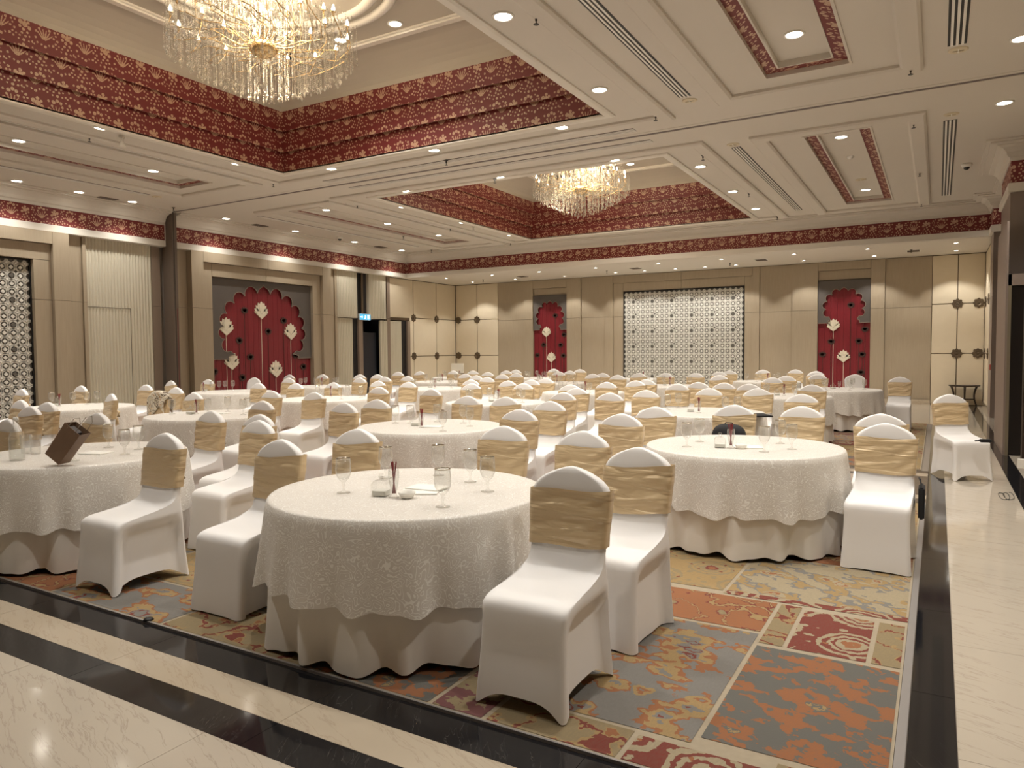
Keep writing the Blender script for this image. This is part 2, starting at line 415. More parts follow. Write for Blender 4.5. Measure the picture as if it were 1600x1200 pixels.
# carpets
def carpet(x0, x1, y0, y1, fixed, label, seed):
    rnd = random.Random(seed); bm = BM(); zt, zb = .012, .010
    box(bm, x0, x1, y0, y1, -.004, zb, 8)
    def patch(a, b_, c, d, mi, g=.012, z=zt):
        vs = [bm.verts.new(p) for p in ((a + g, c + g, z), (b_ - g, c + g, z), (b_ - g, d - g, z), (a + g, d - g, z))]
        bm.faces.new(vs).material_index = mi
    for f in fixed: patch(*f)
    fx0 = min([f[0] for f in fixed], default=x1)
    x = fx0 if fixed else x1
    cols = []
    while x > x0 + .3:
        wd = rnd.choice((.75, .95, 1.15)); a = max(x0, x - wd); cols.append((a, x)); x = a
    for a, b_ in cols:
        y = y0 + rnd.uniform(-.4, 0); k = 0
        while y < y1:
            hgt = rnd.choice((.55, .8, 1.0, 1.25)); c, d = max(y, y0), min(y + hgt, y1)
            if d - c > .08:
                mi = rnd.choice((0, 1, 2, 3, 4, 5, 6, 7, 7, 1, 5))
                patch(a, b_, c, d, mi)
            y += hgt
    o = obj('patchwork_carpet', bm, PATCH + [CREAMLINE]); tag(o, label, 'carpet'); return o
fix = [(-.50, -.12, 2.50, 2.78, 2), (-1.02, -.5, 2.50, 2.72, 1), (-.80, -.12, 2.80, 3.86, 3), (-1.62, -.80, 2.74, 4.02, 0), (-1.62, -1.02, 2.50, 2.74, 2),
       (-.66, -.27, 3.88, 4.52, 1), (-.27, -.12, 3.88, 4.52, 2), (-.80, -.66, 3.88, 4.56, 2), (-1.62, -.80, 4.03, 4.56, 5),
       (-1.15, -.12, 4.58, 4.66, 1, .002, .0124), (-1.15, -.12, 4.62, 5.55, 4), (-1.9, -1.15, 4.62, 5.8, 7), (-1.9, -1.62, 2.5, 4.62, 6),
       (-1.15, -.12, 5.55, 6.6, 5), (-1.9, -1.15, 5.8, 6.9, 0), (-.6, -.12, 6.6, 8.22, 7), (-1.15, -.6, 6.6, 8.22, 2), (-1.9, -1.15, 6.9, 8.22, 1)]
carpet(-14.9, -.12, 2.5, 8.22, fix, 'patchwork floral carpet beneath the nearer two rows of round tables', 3)
carpet(-14.9, -.16, 10.5, 16.95, [(-.9, -.16, 10.5, 11.6, 7), (-.9, -.16, 11.6, 13.0, 2), (-.9, -.16, 13.0, 14.6, 7), (-.9, -.16, 14.6, 16.95, 2)], 'paler patchwork carpet beyond the marble cross band', 5)
bm = BM(); box(bm, -.118, -.082, 2.49, 8.25, -.004, .014); box(bm, -14.9, -.082, 2.488, 2.499, -.004, .014)
tag(obj('edge_trim', bm, TRIMGREY), 'dull metal edge trim between the near carpet and black stone', 'trim')

# ------------------------------------------------------------------ perimeter walls
wl = empty('wall_left'); wl['kind'] = 'structure'
wb = empty('wall_back'); wb['kind'] = 'structure'
wr = empty('wall_right'); wr['kind'] = 'structure'
wf = structure(bx('wall_front', XL - .3, 2.3, YMIN - .25, YMIN, 0, 5.2, WOOD))
bx('backing', XL - .30, XL - .06, YMIN, 17.40, 0, 5.2, GREYWALL, wl)
bx('backing', XL - .30, XL - .06, 20.08, YB + .2, 0, 5.2, GREYWALL, wl)
bx('backing', XL - .30, XL - .06, 17.40, 20.08, 2.62, 5.2, GREYWALL, wl)
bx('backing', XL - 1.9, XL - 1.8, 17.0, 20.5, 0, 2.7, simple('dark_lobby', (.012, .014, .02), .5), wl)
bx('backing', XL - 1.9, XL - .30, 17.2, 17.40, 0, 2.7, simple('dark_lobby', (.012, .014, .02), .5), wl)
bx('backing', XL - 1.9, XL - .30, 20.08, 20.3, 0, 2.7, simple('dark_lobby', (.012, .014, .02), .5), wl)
bx('backing', XL - .30, 2.3, YB + .06, YB + .3, 0, 5.2, GREYWALL, wb)
G = .004
def lp(y0, y1, z0, z1, proud=0.0, mat=WOOD, name='wood_panel'):      # left wall piece
    return bx(name, XL - .06, XL + proud, y0 + G, y1 - G, z0 + G, z1 - G, mat, wl)
def lps(y0, y1, proud=0.0, mat=WOOD, name='wood_panel', z1=4.05, seam=2.66):
    lp(y0, y1, 0, seam, proud, mat, name); lp(y0, y1, seam, z1, proud, mat, name)
def fluted(y0, y1, z0, z1, proud=-.02, x=None, parent=None, period=.07):
    bm = BM(); n = max(3, int((y1 - y0) / period)); s = (y1 - y0) / n; X = XL if x is None else x
    for i in range(n):
        a = y0 + i * s
        for k in range(4):
            t0, t1 = k / 4, (k + 1) / 4
            p = [(X + proud + .028 * math.sin(PI * t), a + s * (.06 + .88 * t)) for t in (t0, t1)]
            vs = [bm.verts.new((p[0][0], p[0][1], z0)), bm.verts.new((p[1][0], p[1][1], z0)), bm.verts.new((p[1][0], p[1][1], z1)), bm.verts.new((p[0][0], p[0][1], z1))]
            bm.faces.new(vs)
    box(bm, X - .06, X + proud + .002, y0, y1, z0, z1)
    return tag(obj('fluted_panel', bm, FLUTE, parent or wl), kind='stuff')
# bay 0/1 of the left wall
lps(YMIN, 1.6); lps(1.6, 3.2, .10)
lp(8.21, 8.54, 0, 2.66, .20); lp(8.21, 8.54, 2.66, 4.05, .20)      # outer frame
lp(3.2, 8.21, 3.80, 4.05, .20)
lp(7.87, 8.21, 0, 2.66, .11); lp(7.87, 8.21, 2.66, 3.47, .11); lp(3.5, 8.21, 3.47, 3.80, .11)
lp(3.2, 3.54, 0, 3.80, .20); lp(3.54, 3.88, 0, 3.47, .11)
lps(8.54, 8.88, 0.02); lps(8.88, 8.96, .06)
fluted(8.96, 10.50, 0, 4.05)
bm = BM(); box(bm, XL, XL + .011, 8.97, 9.95, 2.565, 2.575); box(bm, XL, XL + .011, 9.945, 9.955, 0, 2.575)
obj('concealed_door_joint', bm, simple('joint_shadow', (.12, .10, .08), .9), wl)
lps(10.50, 10.72, .0, simple('brown_laminate', (.26, .20, .155), .5))
lps(11.0, 11.41, .02)
lp(11.41, 11.75, 0, 2.66, .20); lp(11.41, 11.75, 2.66, 4.05, .20); lp(15.77, 16.12, 0, 2.66, .20); lp(15.77, 16.12, 2.66, 4.05, .20)
lp(11.75, 13.76, 3.80, 4.05, .20); lp(13.76, 15.77, 3.80, 4.05, .20)
lp(11.75, 12.05, 0, 2.66, .11); lp(11.75, 12.05, 2.66, 3.80, .11); lp(15.45, 15.77, 0, 2.66, .11); lp(15.45, 15.77, 2.66, 3.80, .11)
lp(12.05, 13.76, 3.47, 3.80, .11); lp(13.76, 15.45, 3.47, 3.80, .11)
lps(16.12, 16.41, .02); lps(16.41, 16.51, .05)
fluted(16.51, 17.42, 2.62, 4.05, 0.03); lp(17.42, 17.9, 2.62, 4.05, -.03, BLACK, 'dark_recess'); bx('dark_post', XL, XL + .03, 17.62, 17.70, 2.62, 4.05, BRONZE, wl)
fluted(17.96, 18.80, 2.62, 4.05, .03); lps(18.84, 19.0, .04, simple('brown_laminate', (.26, .20, .155), .5), z1=4.05)
fluted(16.51, 17.24, 0, 2.60); lp(17.24, 17.47, 0, 2.6, -.04, BLACK, 'dark_recess')
# partition track post
po = bx('partition_post', XL + .005, XL + .38, 10.79, 10.91, .012, 4.83, simple('partition_brown', (.15, .115, .09), .45))
tag(po, 'dark brown partition guide post on the left wall under the ceiling slit', 'post')
bx('guide_slot', XL + .381, XL + .386, 10.82, 10.835, .012, 4.83, BLACK, po); bx('red_seal', XL + .381, XL + .387, 10.87, 10.878, .5, 2.6, CRIMSON, po)
# door opening in the left wall
dr = empty('door_1'); dr['kind'] = 'structure'
bx('door_jamb', XL - .05, XL + .04, 17.47, 17.65, 0, 2.60, simple('brown_laminate', (.26, .20, .155), .5), dr)
bx('door_jamb', XL - .05, XL + .04, 19.92, 20.06, 0, 2.60, simple('brown_laminate', (.26, .20, .155), .5), dr)
lf = fluted(18.52, 19.61, .01, 2.58, 0.0, XL + .01, dr); lf.name = 'door_leaf'
bx('dark_leaf', XL - .2, XL - .15, 17.66, 18.50, .01, 2.18, simple('door_navy', (.018, .022, .032), .35), dr)
bx('dark_recess', XL - .05, XL - .03, 19.62, 19.92, 0, 2.6, BLACK, dr)
# exit sign
es = empty('exit_sign', (XL + .02, 17.73, 2.66)); tag(es, 'small glowing blue exit sign above the dark doorway', 'sign')
bx('sign_housing', 0, .05, -.26, .26, -.10, .10, WHITE_PLASTIC, es); bx('sign_face', .05, .055, -.25, .25, -.09, .09, EXITGLOW, es)
bm = BM(); lathe(bm, [(.0, -.003), (.02, -.003), (.02, .003), (0, .003)], 8); bmesh.ops.rotate(bm, verts=bm.verts, matrix=Matrix.Rotation(PI / 2, 3, 'Y')); bmesh.ops.translate(bm, verts=bm.verts, vec=(.058, 0, .045))
prism(bm, [(-.03, .02), (.03, .03), (.05, -.01), (.03, -.01), (.02, .0), (.03, -.07), (.005, -.07), (0, -.03), (-.03, -.07), (-.055, -.06), (-.02, -.01)], .003, lambda u, v, w_: (.056 + w_, u, v))
prism(bm, [(.10, .0), (.15, .05), (.15, .02), (.22, .02), (.22, -.02), (.15, -.02), (.15, -.05)], .003, lambda u, v, w_: (.056 + w_, -u, v))
prism(bm, [(.10, -.07), (.20, -.07), (.20, .07), (.10, .07)], .003, lambda u, v, w_: (.056 + w_, u, v))
obj('running_figure', bm, EXITFIG, es)
# cream padded panels: left wall end, back wall ends, right wall end
def rosette_mesh():
    bm = BM(); n = 8; R0 = .135
    pts = []
    for i in range(n * 6):
        a = 2 * PI * i / (n * 6); rr = R0 * (.80 + .20 * abs(math.cos(a * n / 2)))
        pts.append((rr * math.cos(a), rr * math.sin(a)))
    prism(bm, pts, .018); lathe(bm, [(.085, .018), (.085, .026), (.06, .028), (.05, .022), (.028, .022), (.022, .036), (0, .038)], 16, cap=False)
    for i in range(n):
        a = 2 * PI * i / n; lathe(bm, [(.014, .018), (.014, .026), (0, .03)], 6, (.104 * math.cos(a), .104 * math.sin(a), 0), cap=False)
    return mesh(bm, 'rosette', BRONZE)
ROS = rosette_mesh()
def rosette(parent, M):
    o = bpy.data.objects.new('rosette', ROS); COL.objects.link(o); o.parent = parent; o.matrix_local = M
MX = Matrix(((0, 0, 1, 0), (1, 0, 0, 0), (0, 1, 0, 0), (0, 0, 0, 1)))        # faces +X
MY = Matrix(((1, 0, 0, 0), (0, 0, -1, 0), (0, 1, 0, 0), (0, 0, 0, 1)))       # faces -Y
MXN = Matrix(((0, 0, -1, 0), (-1, 0, 0, 0), (0, 1, 0, 0), (0, 0, 0, 1)))     # faces -X
GZ = [0, 1.39, 2.72, 4.03]
GP = .011
bx('joint_backing', XL - .06, XL - .02, 20.08, YB, 0, 4.05, BRONZE, wl)
bx('joint_backing', XL - .06, XL - .02, 19.0, 20.08, 2.62, 4.05, BRONZE, wl)
for y0, y1 in ((19.0, 20.3), (20.3, 21.65), (21.65, 22.87)):
    for z0, z1 in zip(GZ, GZ[1:]):
        if y0 < 19.5:
            if z1 < 2.7: continue
            z0 = max(z0, 2.72)
        if y0 == 19.0: bx('cream_panel', XL - .02, XL, y0 + GP, y1 - GP, z0 + GP, z1 - GP, CREAMPANEL, wl, .006)
        else: bx('cream_panel', XL - .02, XL, y0 + GP, y1 - GP, z0 + GP, z1 - GP, CREAMPANEL, wl, .006)
bx('cream_panel', XL - .02, XL, 20.09, 20.3 - GP, 0, 1.38, CREAMPANEL, wl); bx('cream_panel', XL - .02, XL, 20.09, 20.3 - GP, 1.4, 2.71, CREAMPANEL, wl)
for y in (20.3, 21.65):
    for z in GZ[1:3]: rosette(wl, Matrix.Translation((XL + .001, y, z)) @ MX)
def backcream(xs, flank):
    bx('joint_backing', xs[0], xs[-1], YB + .02, YB + .06, 0, 4.05, BRONZE, wb)
    for x0, x1 in zip(xs, xs[1:]):
        for z0, z1 in zip(GZ, GZ[1:]):
            bx('cream_panel', x0 + GP, x1 - GP, YB, YB + .03, z0 + GP, z1 - GP, CREAMPANEL, wb, .006)
    for x in xs[1:-1] + flank:
        for z in GZ[1:3]: rosette(wb, Matrix.Translation((x, YB - .001, z)) @ MY)
backcream([XL, -14.87, -13.95], [XL + .13]); backcream([-.17, .43, XR], [XR - .14])
def bp(x0, x1, z0, z1, proud=0.0, mat=WOOD, name='wood_panel'):
    return bx(name, x0 + G, x1 - G, YB - proud, YB + .06, z0 + G, z1 - G, mat, wb)
def bps(x0, x1, proud=0.0): bp(x0, x1, 0, 2.66, proud); bp(x0, x1, 2.66, 4.03, proud)
for x0, x1, pr in ((-13.95, -12.83, 0), (-12.83, -12.47, .05), (-11.14, -10.6, .05), (-10.6, -9.72, 0), (-9.72, -9.43, .03),
                   (-4.68, -3.75, 0), (-4.9, -4.68, .03), (-3.75, -3.04, .05), (-1.66, -1.3, .05), (-1.3, -.17, 0)): bps(x0, x1, pr)
bp(-12.47, -11.14, 3.74, 4.03, .05); bp(-3.04, -1.66, 3.79, 4.03, .05)
bp(-12.47, -11.14, 3.50, 3.74, -.03); bp(-3.04, -1.66, 3.52, 3.79, -.03)
bp(-9.43, -7.10, 3.77, 4.03, .03); bp(-7.10, -4.9, 3.77, 4.03, .03)
bp(-9.43, -9.07, 0, 2.66, -.01); bp(-9.43, -9.07, 2.66, 3.77, -.01); bp(-5.13, -4.9, 0, 2.66, -.01); bp(-5.13, -4.9, 2.66, 3.77, -.01)
bp(-9.07, -7.10, 3.49, 3.77, -.01); bp(-7.10, -5.13, 3.49, 3.77, -.01)
structure(bx('baseboard_back', -13.95, -.17, YB - .062, YB - .05, 0, .13, MARBLE_B))
# right wall: cream panels, pilasters
bx('backing', XR + .03, XR + .25, YBEAM + .15, YB + .2, 0, 5.2, GREYWALL, wr)
bx('backing', 1.45, 1.7, 16.3, 19.0, 0, 5.2, simple('niche_dark', (.05, .035, .03), .3), wr)
bx('joint_backing', XR + .01, XR + .03, 19.9, YB, 0, 4.05, BRONZE, wr)
for y0, y1 in ((19.9, 21.1), (21.1, 22.35), (22.35, 22.87)):
    for z0, z1 in zip(GZ, GZ[1:]): bx('cream_panel', XR, XR + .02, y0 + GP, y1 - GP, z0 + GP, z1 - GP, CREAMPANEL, wr, .005)
for y in (21.1, 22.35):
    for z in GZ[1:3]: rosette(wr, Matrix.Translation((XR - .001, y, z)) @ MXN)
TAUPE2 = simple('pilaster_laminate', (.27, .215, .185), .4, var=.05, vscale=2)
for n_, x0, y0, y1 in (('pilaster', 1.0, 19.0, 19.9), ('pilaster', .97, 14.35, 16.3)):
    bx(n_, x0, 1.72, y0, y1, 0, 2.66, TAUPE2, wr); bx(n_, x0, 1.72, y0, y1, 2.668, 4.05, TAUPE2, wr)
    bx('pilaster_core', x0 + .02, 1.7, y0 + .02, y1 - .02, 0, 4.85, GREYWALL, wr)
bx('pilaster', .96, 1.05, 15.9, 16.5, 0, 3.5, TAUPE2, wr)
bx('backing', 1.45, 1.7, YMIN, 14.35, 0, 5.2, WOOD, wr)
structure(bx('baseboard_right', XR - .02, XR, 19.9, YB, 0, .14, MARBLE_B)); structure(bx('trim_1', .95, .97, 14.33, 16.3, 0, .14, MARBLE_B))
# dark doorway in the right side
d2 = empty('door_2'); d2['kind'] = 'structure'
bx('door_frame', .845, .885, 12.5, 12.62, 0, 2.58, simple('olive_jamb', (.21, .175, .12), .45), d2)
bx('door_frame', .845, 1.45, 12.5, 12.62, 2.42, 2.58, TAUPE2, d2)
bx('door_leaf', .885, 1.07, 12.55, 12.6, .01, 2.42, simple('door_black', (.012, .009, .009), .3), d2)
bx('door_frame', 1.07, 1.45, 12.5, 12.62, 0, 2.42, TAUPE2, d2)
bx('door_frame', .82, .845, 12.52, 14.35, 0, 3.33, TAUPE2, d2)
bx('door_frame', 1.0, 1.06, 11.9, 12.1, 0, 2.42, DARKBROWN, d2)

# ------------------------------------------------------------------ frieze, crown
def sweep(name, path, prof, mat, uv=True, z_uv0=0, smooth=False):
    bm = BM(); uvl = bm.loops.layers.uv.new('UVMap'); P = [Vector((x, y)) for x, y in path]; rings = []; L = [0]
    for i, p in enumerate(P):
        if i: L.append(L[-1] + (P[i] - P[i - 1]).length)
        def nrm(a, b_): t = (b_ - a).normalized(); return Vector((t.y, -t.x))
        n1 = nrm(P[i - 1], P[i]) if i else nrm(P[0], P[1]); n2 = nrm(P[i], P[i + 1]) if i < len(P) - 1 else n1
        mt = n1 + n2; mt = mt / max(.2, mt.length_squared / 2) if mt.length > .01 else n1
        rings.append([bm.verts.new((p.x + mt.x * d, p.y + mt.y * d, z)) for d, z in prof])
    for i in range(len(P) - 1):
        for k in range(len(prof) - 1):
            f = bm.faces.new((rings[i][k], rings[i + 1][k], rings[i + 1][k + 1], rings[i][k + 1]))
            for lp_, (uu, vv) in zip(f.loops, ((L[i], prof[k][1]), (L[i + 1], prof[k][1]), (L[i + 1], prof[k + 1][1]), (L[i], prof[k + 1][1]))): lp_[uvl].uv = (uu, vv - z_uv0)
    if len(prof) > 4:
        for rg in (rings[0], rings[-1]):
            try:
                f = bm.faces.new(rg); f.normal_update(); bmesh.ops.triangulate(bm, faces=[f])
            except ValueError: pass
    return obj(name, bm, mat, smooth=smooth)
PATHL = [(XF, YMIN), (XF, 10.76)]; PATHM = [(XF, 10.96), (XF, YBEAM), (.98, YBEAM), (.98, 19.0), (1.3, 19.0), (1.3, 16.3), (.97, 16.3), (.97, 14.35), (1.46, 14.35), (1.46, YMIN)]
n_trim = 2
for pth in (PATHL, PATHM):
    structure(sweep('trim_%d' % n_trim, pth, [(0, 4.19), (0, 4.55)], WALLPAPER, z_uv0=4.19)); n_trim += 1
    structure(sweep('trim_%d' % n_trim, pth, [(-.145, 4.045), (.02, 4.045), (.035, 4.055), (.035, 4.185), (.02, 4.195), (0, 4.195)], GLOSSPAINT)); n_trim += 1
    structure(sweep('trim_%d' % n_trim, pth, [(0, 4.545), (.02, 4.545), (.02, 4.60), (.05, 4.62), (.07, 4.68), (.13, 4.75), (.20, 4.775), (.20, 4.79), (.30, 4.80), (.30, 4.82), (.36, 4.825), (.36, 4.852), (0, 4.852)], PAINT)); n_trim += 1

# ------------------------------------------------------------------ main ceiling
COFFERS = [(-10.45, -4.10, 3.20, 9.60), (-10.45, -4.10, 12.12, 19.07)]
INSETS = [(-1.86, -.94, .5, 9.38), (-1.86, -.94, 12.26, 18.42), (-13.14, -12.22, .5, 9.38), (-13.14, -12.22, 12.26, 18.42)]
holes = COFFERS + INSETS
def grid_plane(x0, x1, y0, y1, z, holes, th=.03):
    xs = sorted({x0, x1, *[h[0] for h in holes], *[h[1] for h in holes]}); ys = sorted({y0, y1, *[h[2] for h in holes], *[h[3] for h in holes]})
    bm = BM(); V = {}
    def v(x, y):
        if (x, y) not in V: V[(x, y)] = bm.verts.new((x, y, z))
        return V[(x, y)]
    for a, b_ in zip(xs, xs[1:]):
        for c, d in zip(ys, ys[1:]):
            cx, cy2 = (a + b_) / 2, (c + d) / 2
            if any(h[0] < cx < h[1] and h[2] < cy2 < h[3] for h in holes): continue
            bm.faces.new((v(a, c), v(a, d), v(b_, d), v(b_, c)))
    return bm
ce = structure(obj('ceiling', grid_plane(XF, 1.46, YMIN, YBEAM, ZC, holes + [(XF, 1.46, 10.81, 10.89)]), PAINT))
bx('roof_slab', XL - .3, 2.4, YMIN - .2, YB + .3, 6.6, 6.8, GREYWALL, ce)
bx('partition_slit', XF, 1.46, 10.81, 10.89, ZC + .0, ZC + .05, SLIT, ce)
bx('alcove_ceiling', XL, XR, YBEAM, YB, ZA, ZA + .1, PAINT, ce)
bx('beam_back', XL, 1.7, YBEAM + .001, YBEAM + .1, 4.14, 5.0, PAINT, ce)
bx('wall_band', XL - .06, XF - .001, YMIN, YBEAM, 4.06, 5.0, PAINT, ce)
bx('slit_liner', XF, 1.46, 10.72, 10.805, ZC - .004, ZC, PAINT, ce); bx('slit_liner', XF, 1.46, 10.895, 10.98, ZC - .004, ZC, PAINT, ce)
def rect_frame(bm, x0, x1, y0, y1, prof, mi=0, uvl=None):
    """sweep closed around rectangle; prof (offset inward positive, z)"""
    rings = []
    for cx, cy2, sx, sy in ((x0, y0, 1, 1), (x1, y0, -1, 1), (x1, y1, -1, -1), (x0, y1, 1, -1)):
        rings.append([bm.verts.new((cx + sx * d, cy2 + sy * d, z)) for d, z in prof])
    Ls = [x1 - x0, y1 - y0] * 2
    L = 0
    for i in range(4):
        a, b_ = rings[i], rings[(i + 1) % 4]
        for k in range(len(prof) - 1):
            f = bm.faces.new((a[k], b_[k], b_[k + 1], a[k + 1])); f.material_index = mi
            if uvl:
                for lp_, (uu, vv) in zip(f.loops, ((L, prof[k][1] + prof[k][0]), (L + Ls[i], prof[k][1] + prof[k][0]), (L + Ls[i], prof[k + 1][1] + prof[k + 1][0]), (L, prof[k + 1][1] + prof[k + 1][0]))): lp_[uvl].uv = (uu, vv)
        L += Ls[i]
def bead(x0, x1, y0, y1, w_=.24, dz=.055):
    bm = BM(); rect_frame(bm, x0, x1, y0, y1, [(0, ZC + .001), (0, ZC - dz * .6), (.03, ZC - dz), (w_ - .03, ZC - dz), (w_, ZC - dz * .6), (w_, ZC + .001)])
    obj('ceiling_moulding', bm, GLOSSPAINT if 0 else PAINT, ce)
for x0, x1, y0, y1 in INSETS:
    bead(x0 - .74, x1 + .74, (y0 - .66) if y0 < 5 else y0 - .45, y1 + (.62 if y0 < 5 else .86))
    bm = BM(); uvl = bm.loops.layers.uv.new('UVMap')
    rect_frame(bm, x0, x1, y0, y1, [(-.03, ZC + .0005), (-.03, ZC - .012), (.0, ZC - .012), (0, ZC + .04)], 1, uvl)
    rect_frame(bm, x0, x1, y0, y1, [(0, ZC + .04), (.15, ZC + .04)], 0, uvl)
    rect_frame(bm, x0, x1, y0, y1, [(.15, ZC + .04), (.15, ZC + .03), (.17, ZC + .03), (.17, ZC + .10)], 1, uvl)
    vs = [bm.verts.new(p) for p in ((x0 + .17, y0 + .17, ZC + .10), (x1 - .17, y0 + .17, ZC + .10), (x1 - .17, y1 - .17, ZC + .10), (x0 + .17, y1 - .17, ZC + .10))]
    bm.faces.new(vs).material_index = 1
    obj('ceiling_inset', bm, [WALLPAPER, PAINT], ce)
ZCC = 6.22
for x0, x1, y0, y1 in COFFERS:
    bead(x0 - .83, x1 + .83, max(y0 - .83, YMIN) if y0 < 5 else y0 - .5, y1 + .65 if y0 < 5 else min(y1 + .36, 19.36), .22, .05)
    bm = BM(); rect_frame(bm, x0, x1, y0, y1, [(-.13, ZC + .001), (-.13, ZC - .02), (-.10, ZC - .035), (-.02, ZC - .035), (0, ZC - .02), (0, ZC + .02)])
    obj('coffer_lip', bm, GLOSSPAINT, ce)
    bm = BM(); uvl = bm.loops.layers.uv.new('UVMap')
    rect_frame(bm, x0, x1, y0, y1, [(0, 4.85), (0, 5.215), (.085, 5.19), (.085, 5.555), (.17, 5.53), (.17, 5.88)], 0, uvl)
    obj('coffer_frieze', bm, WALLPAPER, ce)
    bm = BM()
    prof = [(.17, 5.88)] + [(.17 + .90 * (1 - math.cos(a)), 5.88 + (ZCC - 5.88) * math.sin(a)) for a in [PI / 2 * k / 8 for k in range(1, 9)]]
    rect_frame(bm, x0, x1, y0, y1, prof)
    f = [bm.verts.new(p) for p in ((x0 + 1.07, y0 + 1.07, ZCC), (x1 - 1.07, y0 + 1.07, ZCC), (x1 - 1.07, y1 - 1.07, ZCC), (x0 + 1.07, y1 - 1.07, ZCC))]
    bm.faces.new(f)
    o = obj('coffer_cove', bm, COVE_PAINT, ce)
    cx, cy2 = (x0 + x1) / 2, (y0 + y1) / 2
    # octagon-cornered moulding and circular rings on the coffer ceiling
    bm = BM(); hx, hy, ch = (x1 - x0) / 2 - 1.0, (y1 - y0) / 2 - 1.0, .55
    pts = [(-hx + ch, -hy), (hx - ch, -hy), (hx - ch, -hy + ch * .5), (hx, -hy + ch * .5), (hx, hy - ch * .5), (hx - ch, hy - ch * .5), (hx - ch, hy), (-hx + ch, hy), (-hx + ch, hy - ch * .5), (-hx, hy - ch * .5), (-hx, -hy + ch * .5), (-hx + ch, -hy + ch * .5)]
    for (ax, ay), (bx_, by) in zip(pts, pts[1:] + pts[:1]):
        box(bm, cx + min(ax, bx_) - .05, cx + max(ax, bx_) + .05, cy2 + min(ay, by) - .05, cy2 + max(ay, by) + .05, ZCC - .05, ZCC + .01)
        box(bm, cx + min(ax, bx_) - .09, cx + max(ax, bx_) + .09, cy2 + min(ay, by) - .09, cy2 + max(ay, by) + .09, ZCC - .025, ZCC + .01)
    obj('coffer_moulding', bm, GLOSSPAINT, ce)
    bm = BM()
    for rr in (1.62, 1.38, .55):
        rings = lathe(bm, [(rr - .07, ZCC + .005), (rr - .07, ZCC - .035), (rr - .03, ZCC - .06), (rr + .03, ZCC - .06), (rr + .07, ZCC - .035), (rr + .07, ZCC + .005)], 64, (cx, cy2, 0), cap=False)
    obj('ceiling_rose', bm, GLOSSPAINT, ce, True)

# ------------------------------------------------------------------ downlights
def make_lamp(kind, watts, cone, rad=.05):
    l = bpy.data.lights.new(kind, 'SPOT'); l.energy = watts; l.color = LAMP_COL; l.spot_size = math.radians(cone); l.spot_blend = .8 if cone > 110 else .35; l.shadow_soft_size = rad; return l
L_DOWN = make_lamp('downlight_beam', P_DOWN, 118, .06); L_WALL = make_lamp('wall_row_beam', P_DOWN * .55, 112, .06); L_ALC = make_lamp('alcove_beam', P_ALC, 104, .03)
def ring_mesh(r, name):
    bm = BM(); lathe(bm, [(r, .001), (r + .028, .001), (r + .026, -.010), (r + .004, -.012), (r, -.004)], 20, cap=False); return mesh(bm, name, WHITE_PLASTIC, True)
def lens_mesh(r, name):
    bm = BM(); lathe(bm, [(r, -.003), (r * .7, -.006), (0, -.008)], 20, cap=False); return mesh(bm, name, LENS, True)
RB, LB_ = ring_mesh(.085, 'trim_ring'), lens_mesh(.085, 'lens'); RS, LS_ = ring_mesh(.05, 'trim_ring'), lens_mesh(.05, 'lens')
def downlight(x, y, z, label, group, small=False):
    t = empty('downlight', (x, y, z)); tag(t, label, 'light', group)
    link('trim_ring', RS if small else RB, t); link('lens', LS_ if small else LB_, t)
    lo = bpy.data.objects.new('beam', L_ALC if small else (L_WALL if x < -15 else L_DOWN)); COL.objects.link(lo); lo.parent = t; lo.location = (0, 0, -.02)
ZI = ZC + .10
ORD = ['nearest', 'second', 'third', 'fourth', 'fifth', 'sixth', 'seventh', 'eighth', 'ninth', 'tenth', 'eleventh', 'twelfth', 'thirteenth', 'fourteenth']
rows = [(-15.16, [2.85, 5.1, 7.35, 8.51, 9.65, 12.06, 14.29, 16.63, 18.85], ZC, 'row along the left wall'),
        (-10.6, [1.5, 3.9, 6.30, 8.69, 13.25, 15.67, 18.11], ZC, 'row left of the two coffers'),
        (-3.76, [1.5, 3.9, 6.31, 8.68, 13.23, 15.65, 17.86], ZC, 'row right of the two coffers'),
        (.72, [2.6, 4.9, 7.3, 9.63, 12.0, 14.25, 16.48, 18.86], ZC, 'row along the right wall')]
for X, ys, z, nm in rows:
    for i, y in enumerate(ys): downlight(X, y, z, '%s recessed downlight of the %s' % (ORD[i], nm), 'recessed ceiling downlights')
for X, nm in ((-12.68, 'left'), (-1.40, 'right')):
    k = 0
    for y in (3.9, 6.2, 8.5, 12.95, 15.2, 17.5):
        if nm == 'right' and y == 15.2: continue
        downlight(X, y, ZI, '%s recessed downlight inside the %s red-edged ceiling panels' % (ORD[k], nm), 'recessed ceiling downlights'); k += 1
for Y, nm, xs in ((9.82, 'near', (-9.48, -7.19, -4.86)), (12.03 - .10, 'far', (-9.49, -7.23, -4.9))):
    for i, x in enumerate(xs): downlight(x, Y if nm == 'near' else 11.93, ZC, '%s downlight from the left in the strip on the %s side of the slit' % (('first', 'second', 'third')[i], nm), 'recessed ceiling downlights')
for Y, nm, xs in ((20.42, 'front', (-14.5, -12.67, -10.92, -8.99, -7.02, -5.21, -3.31, -1.57, .33)), (22.05, 'wall-side', (-14.5, -12.73, -10.83, -9.0, -8.03, -7.03, -6.12, -5.2, -3.31, -1.53, .36))):
    for i, x in enumerate(xs): downlight(x, Y, ZA, '%s small downlight of the %s alcove row counted from the left' % ('first' if i == 0 else ORD[i], nm), 'alcove downlights', True)
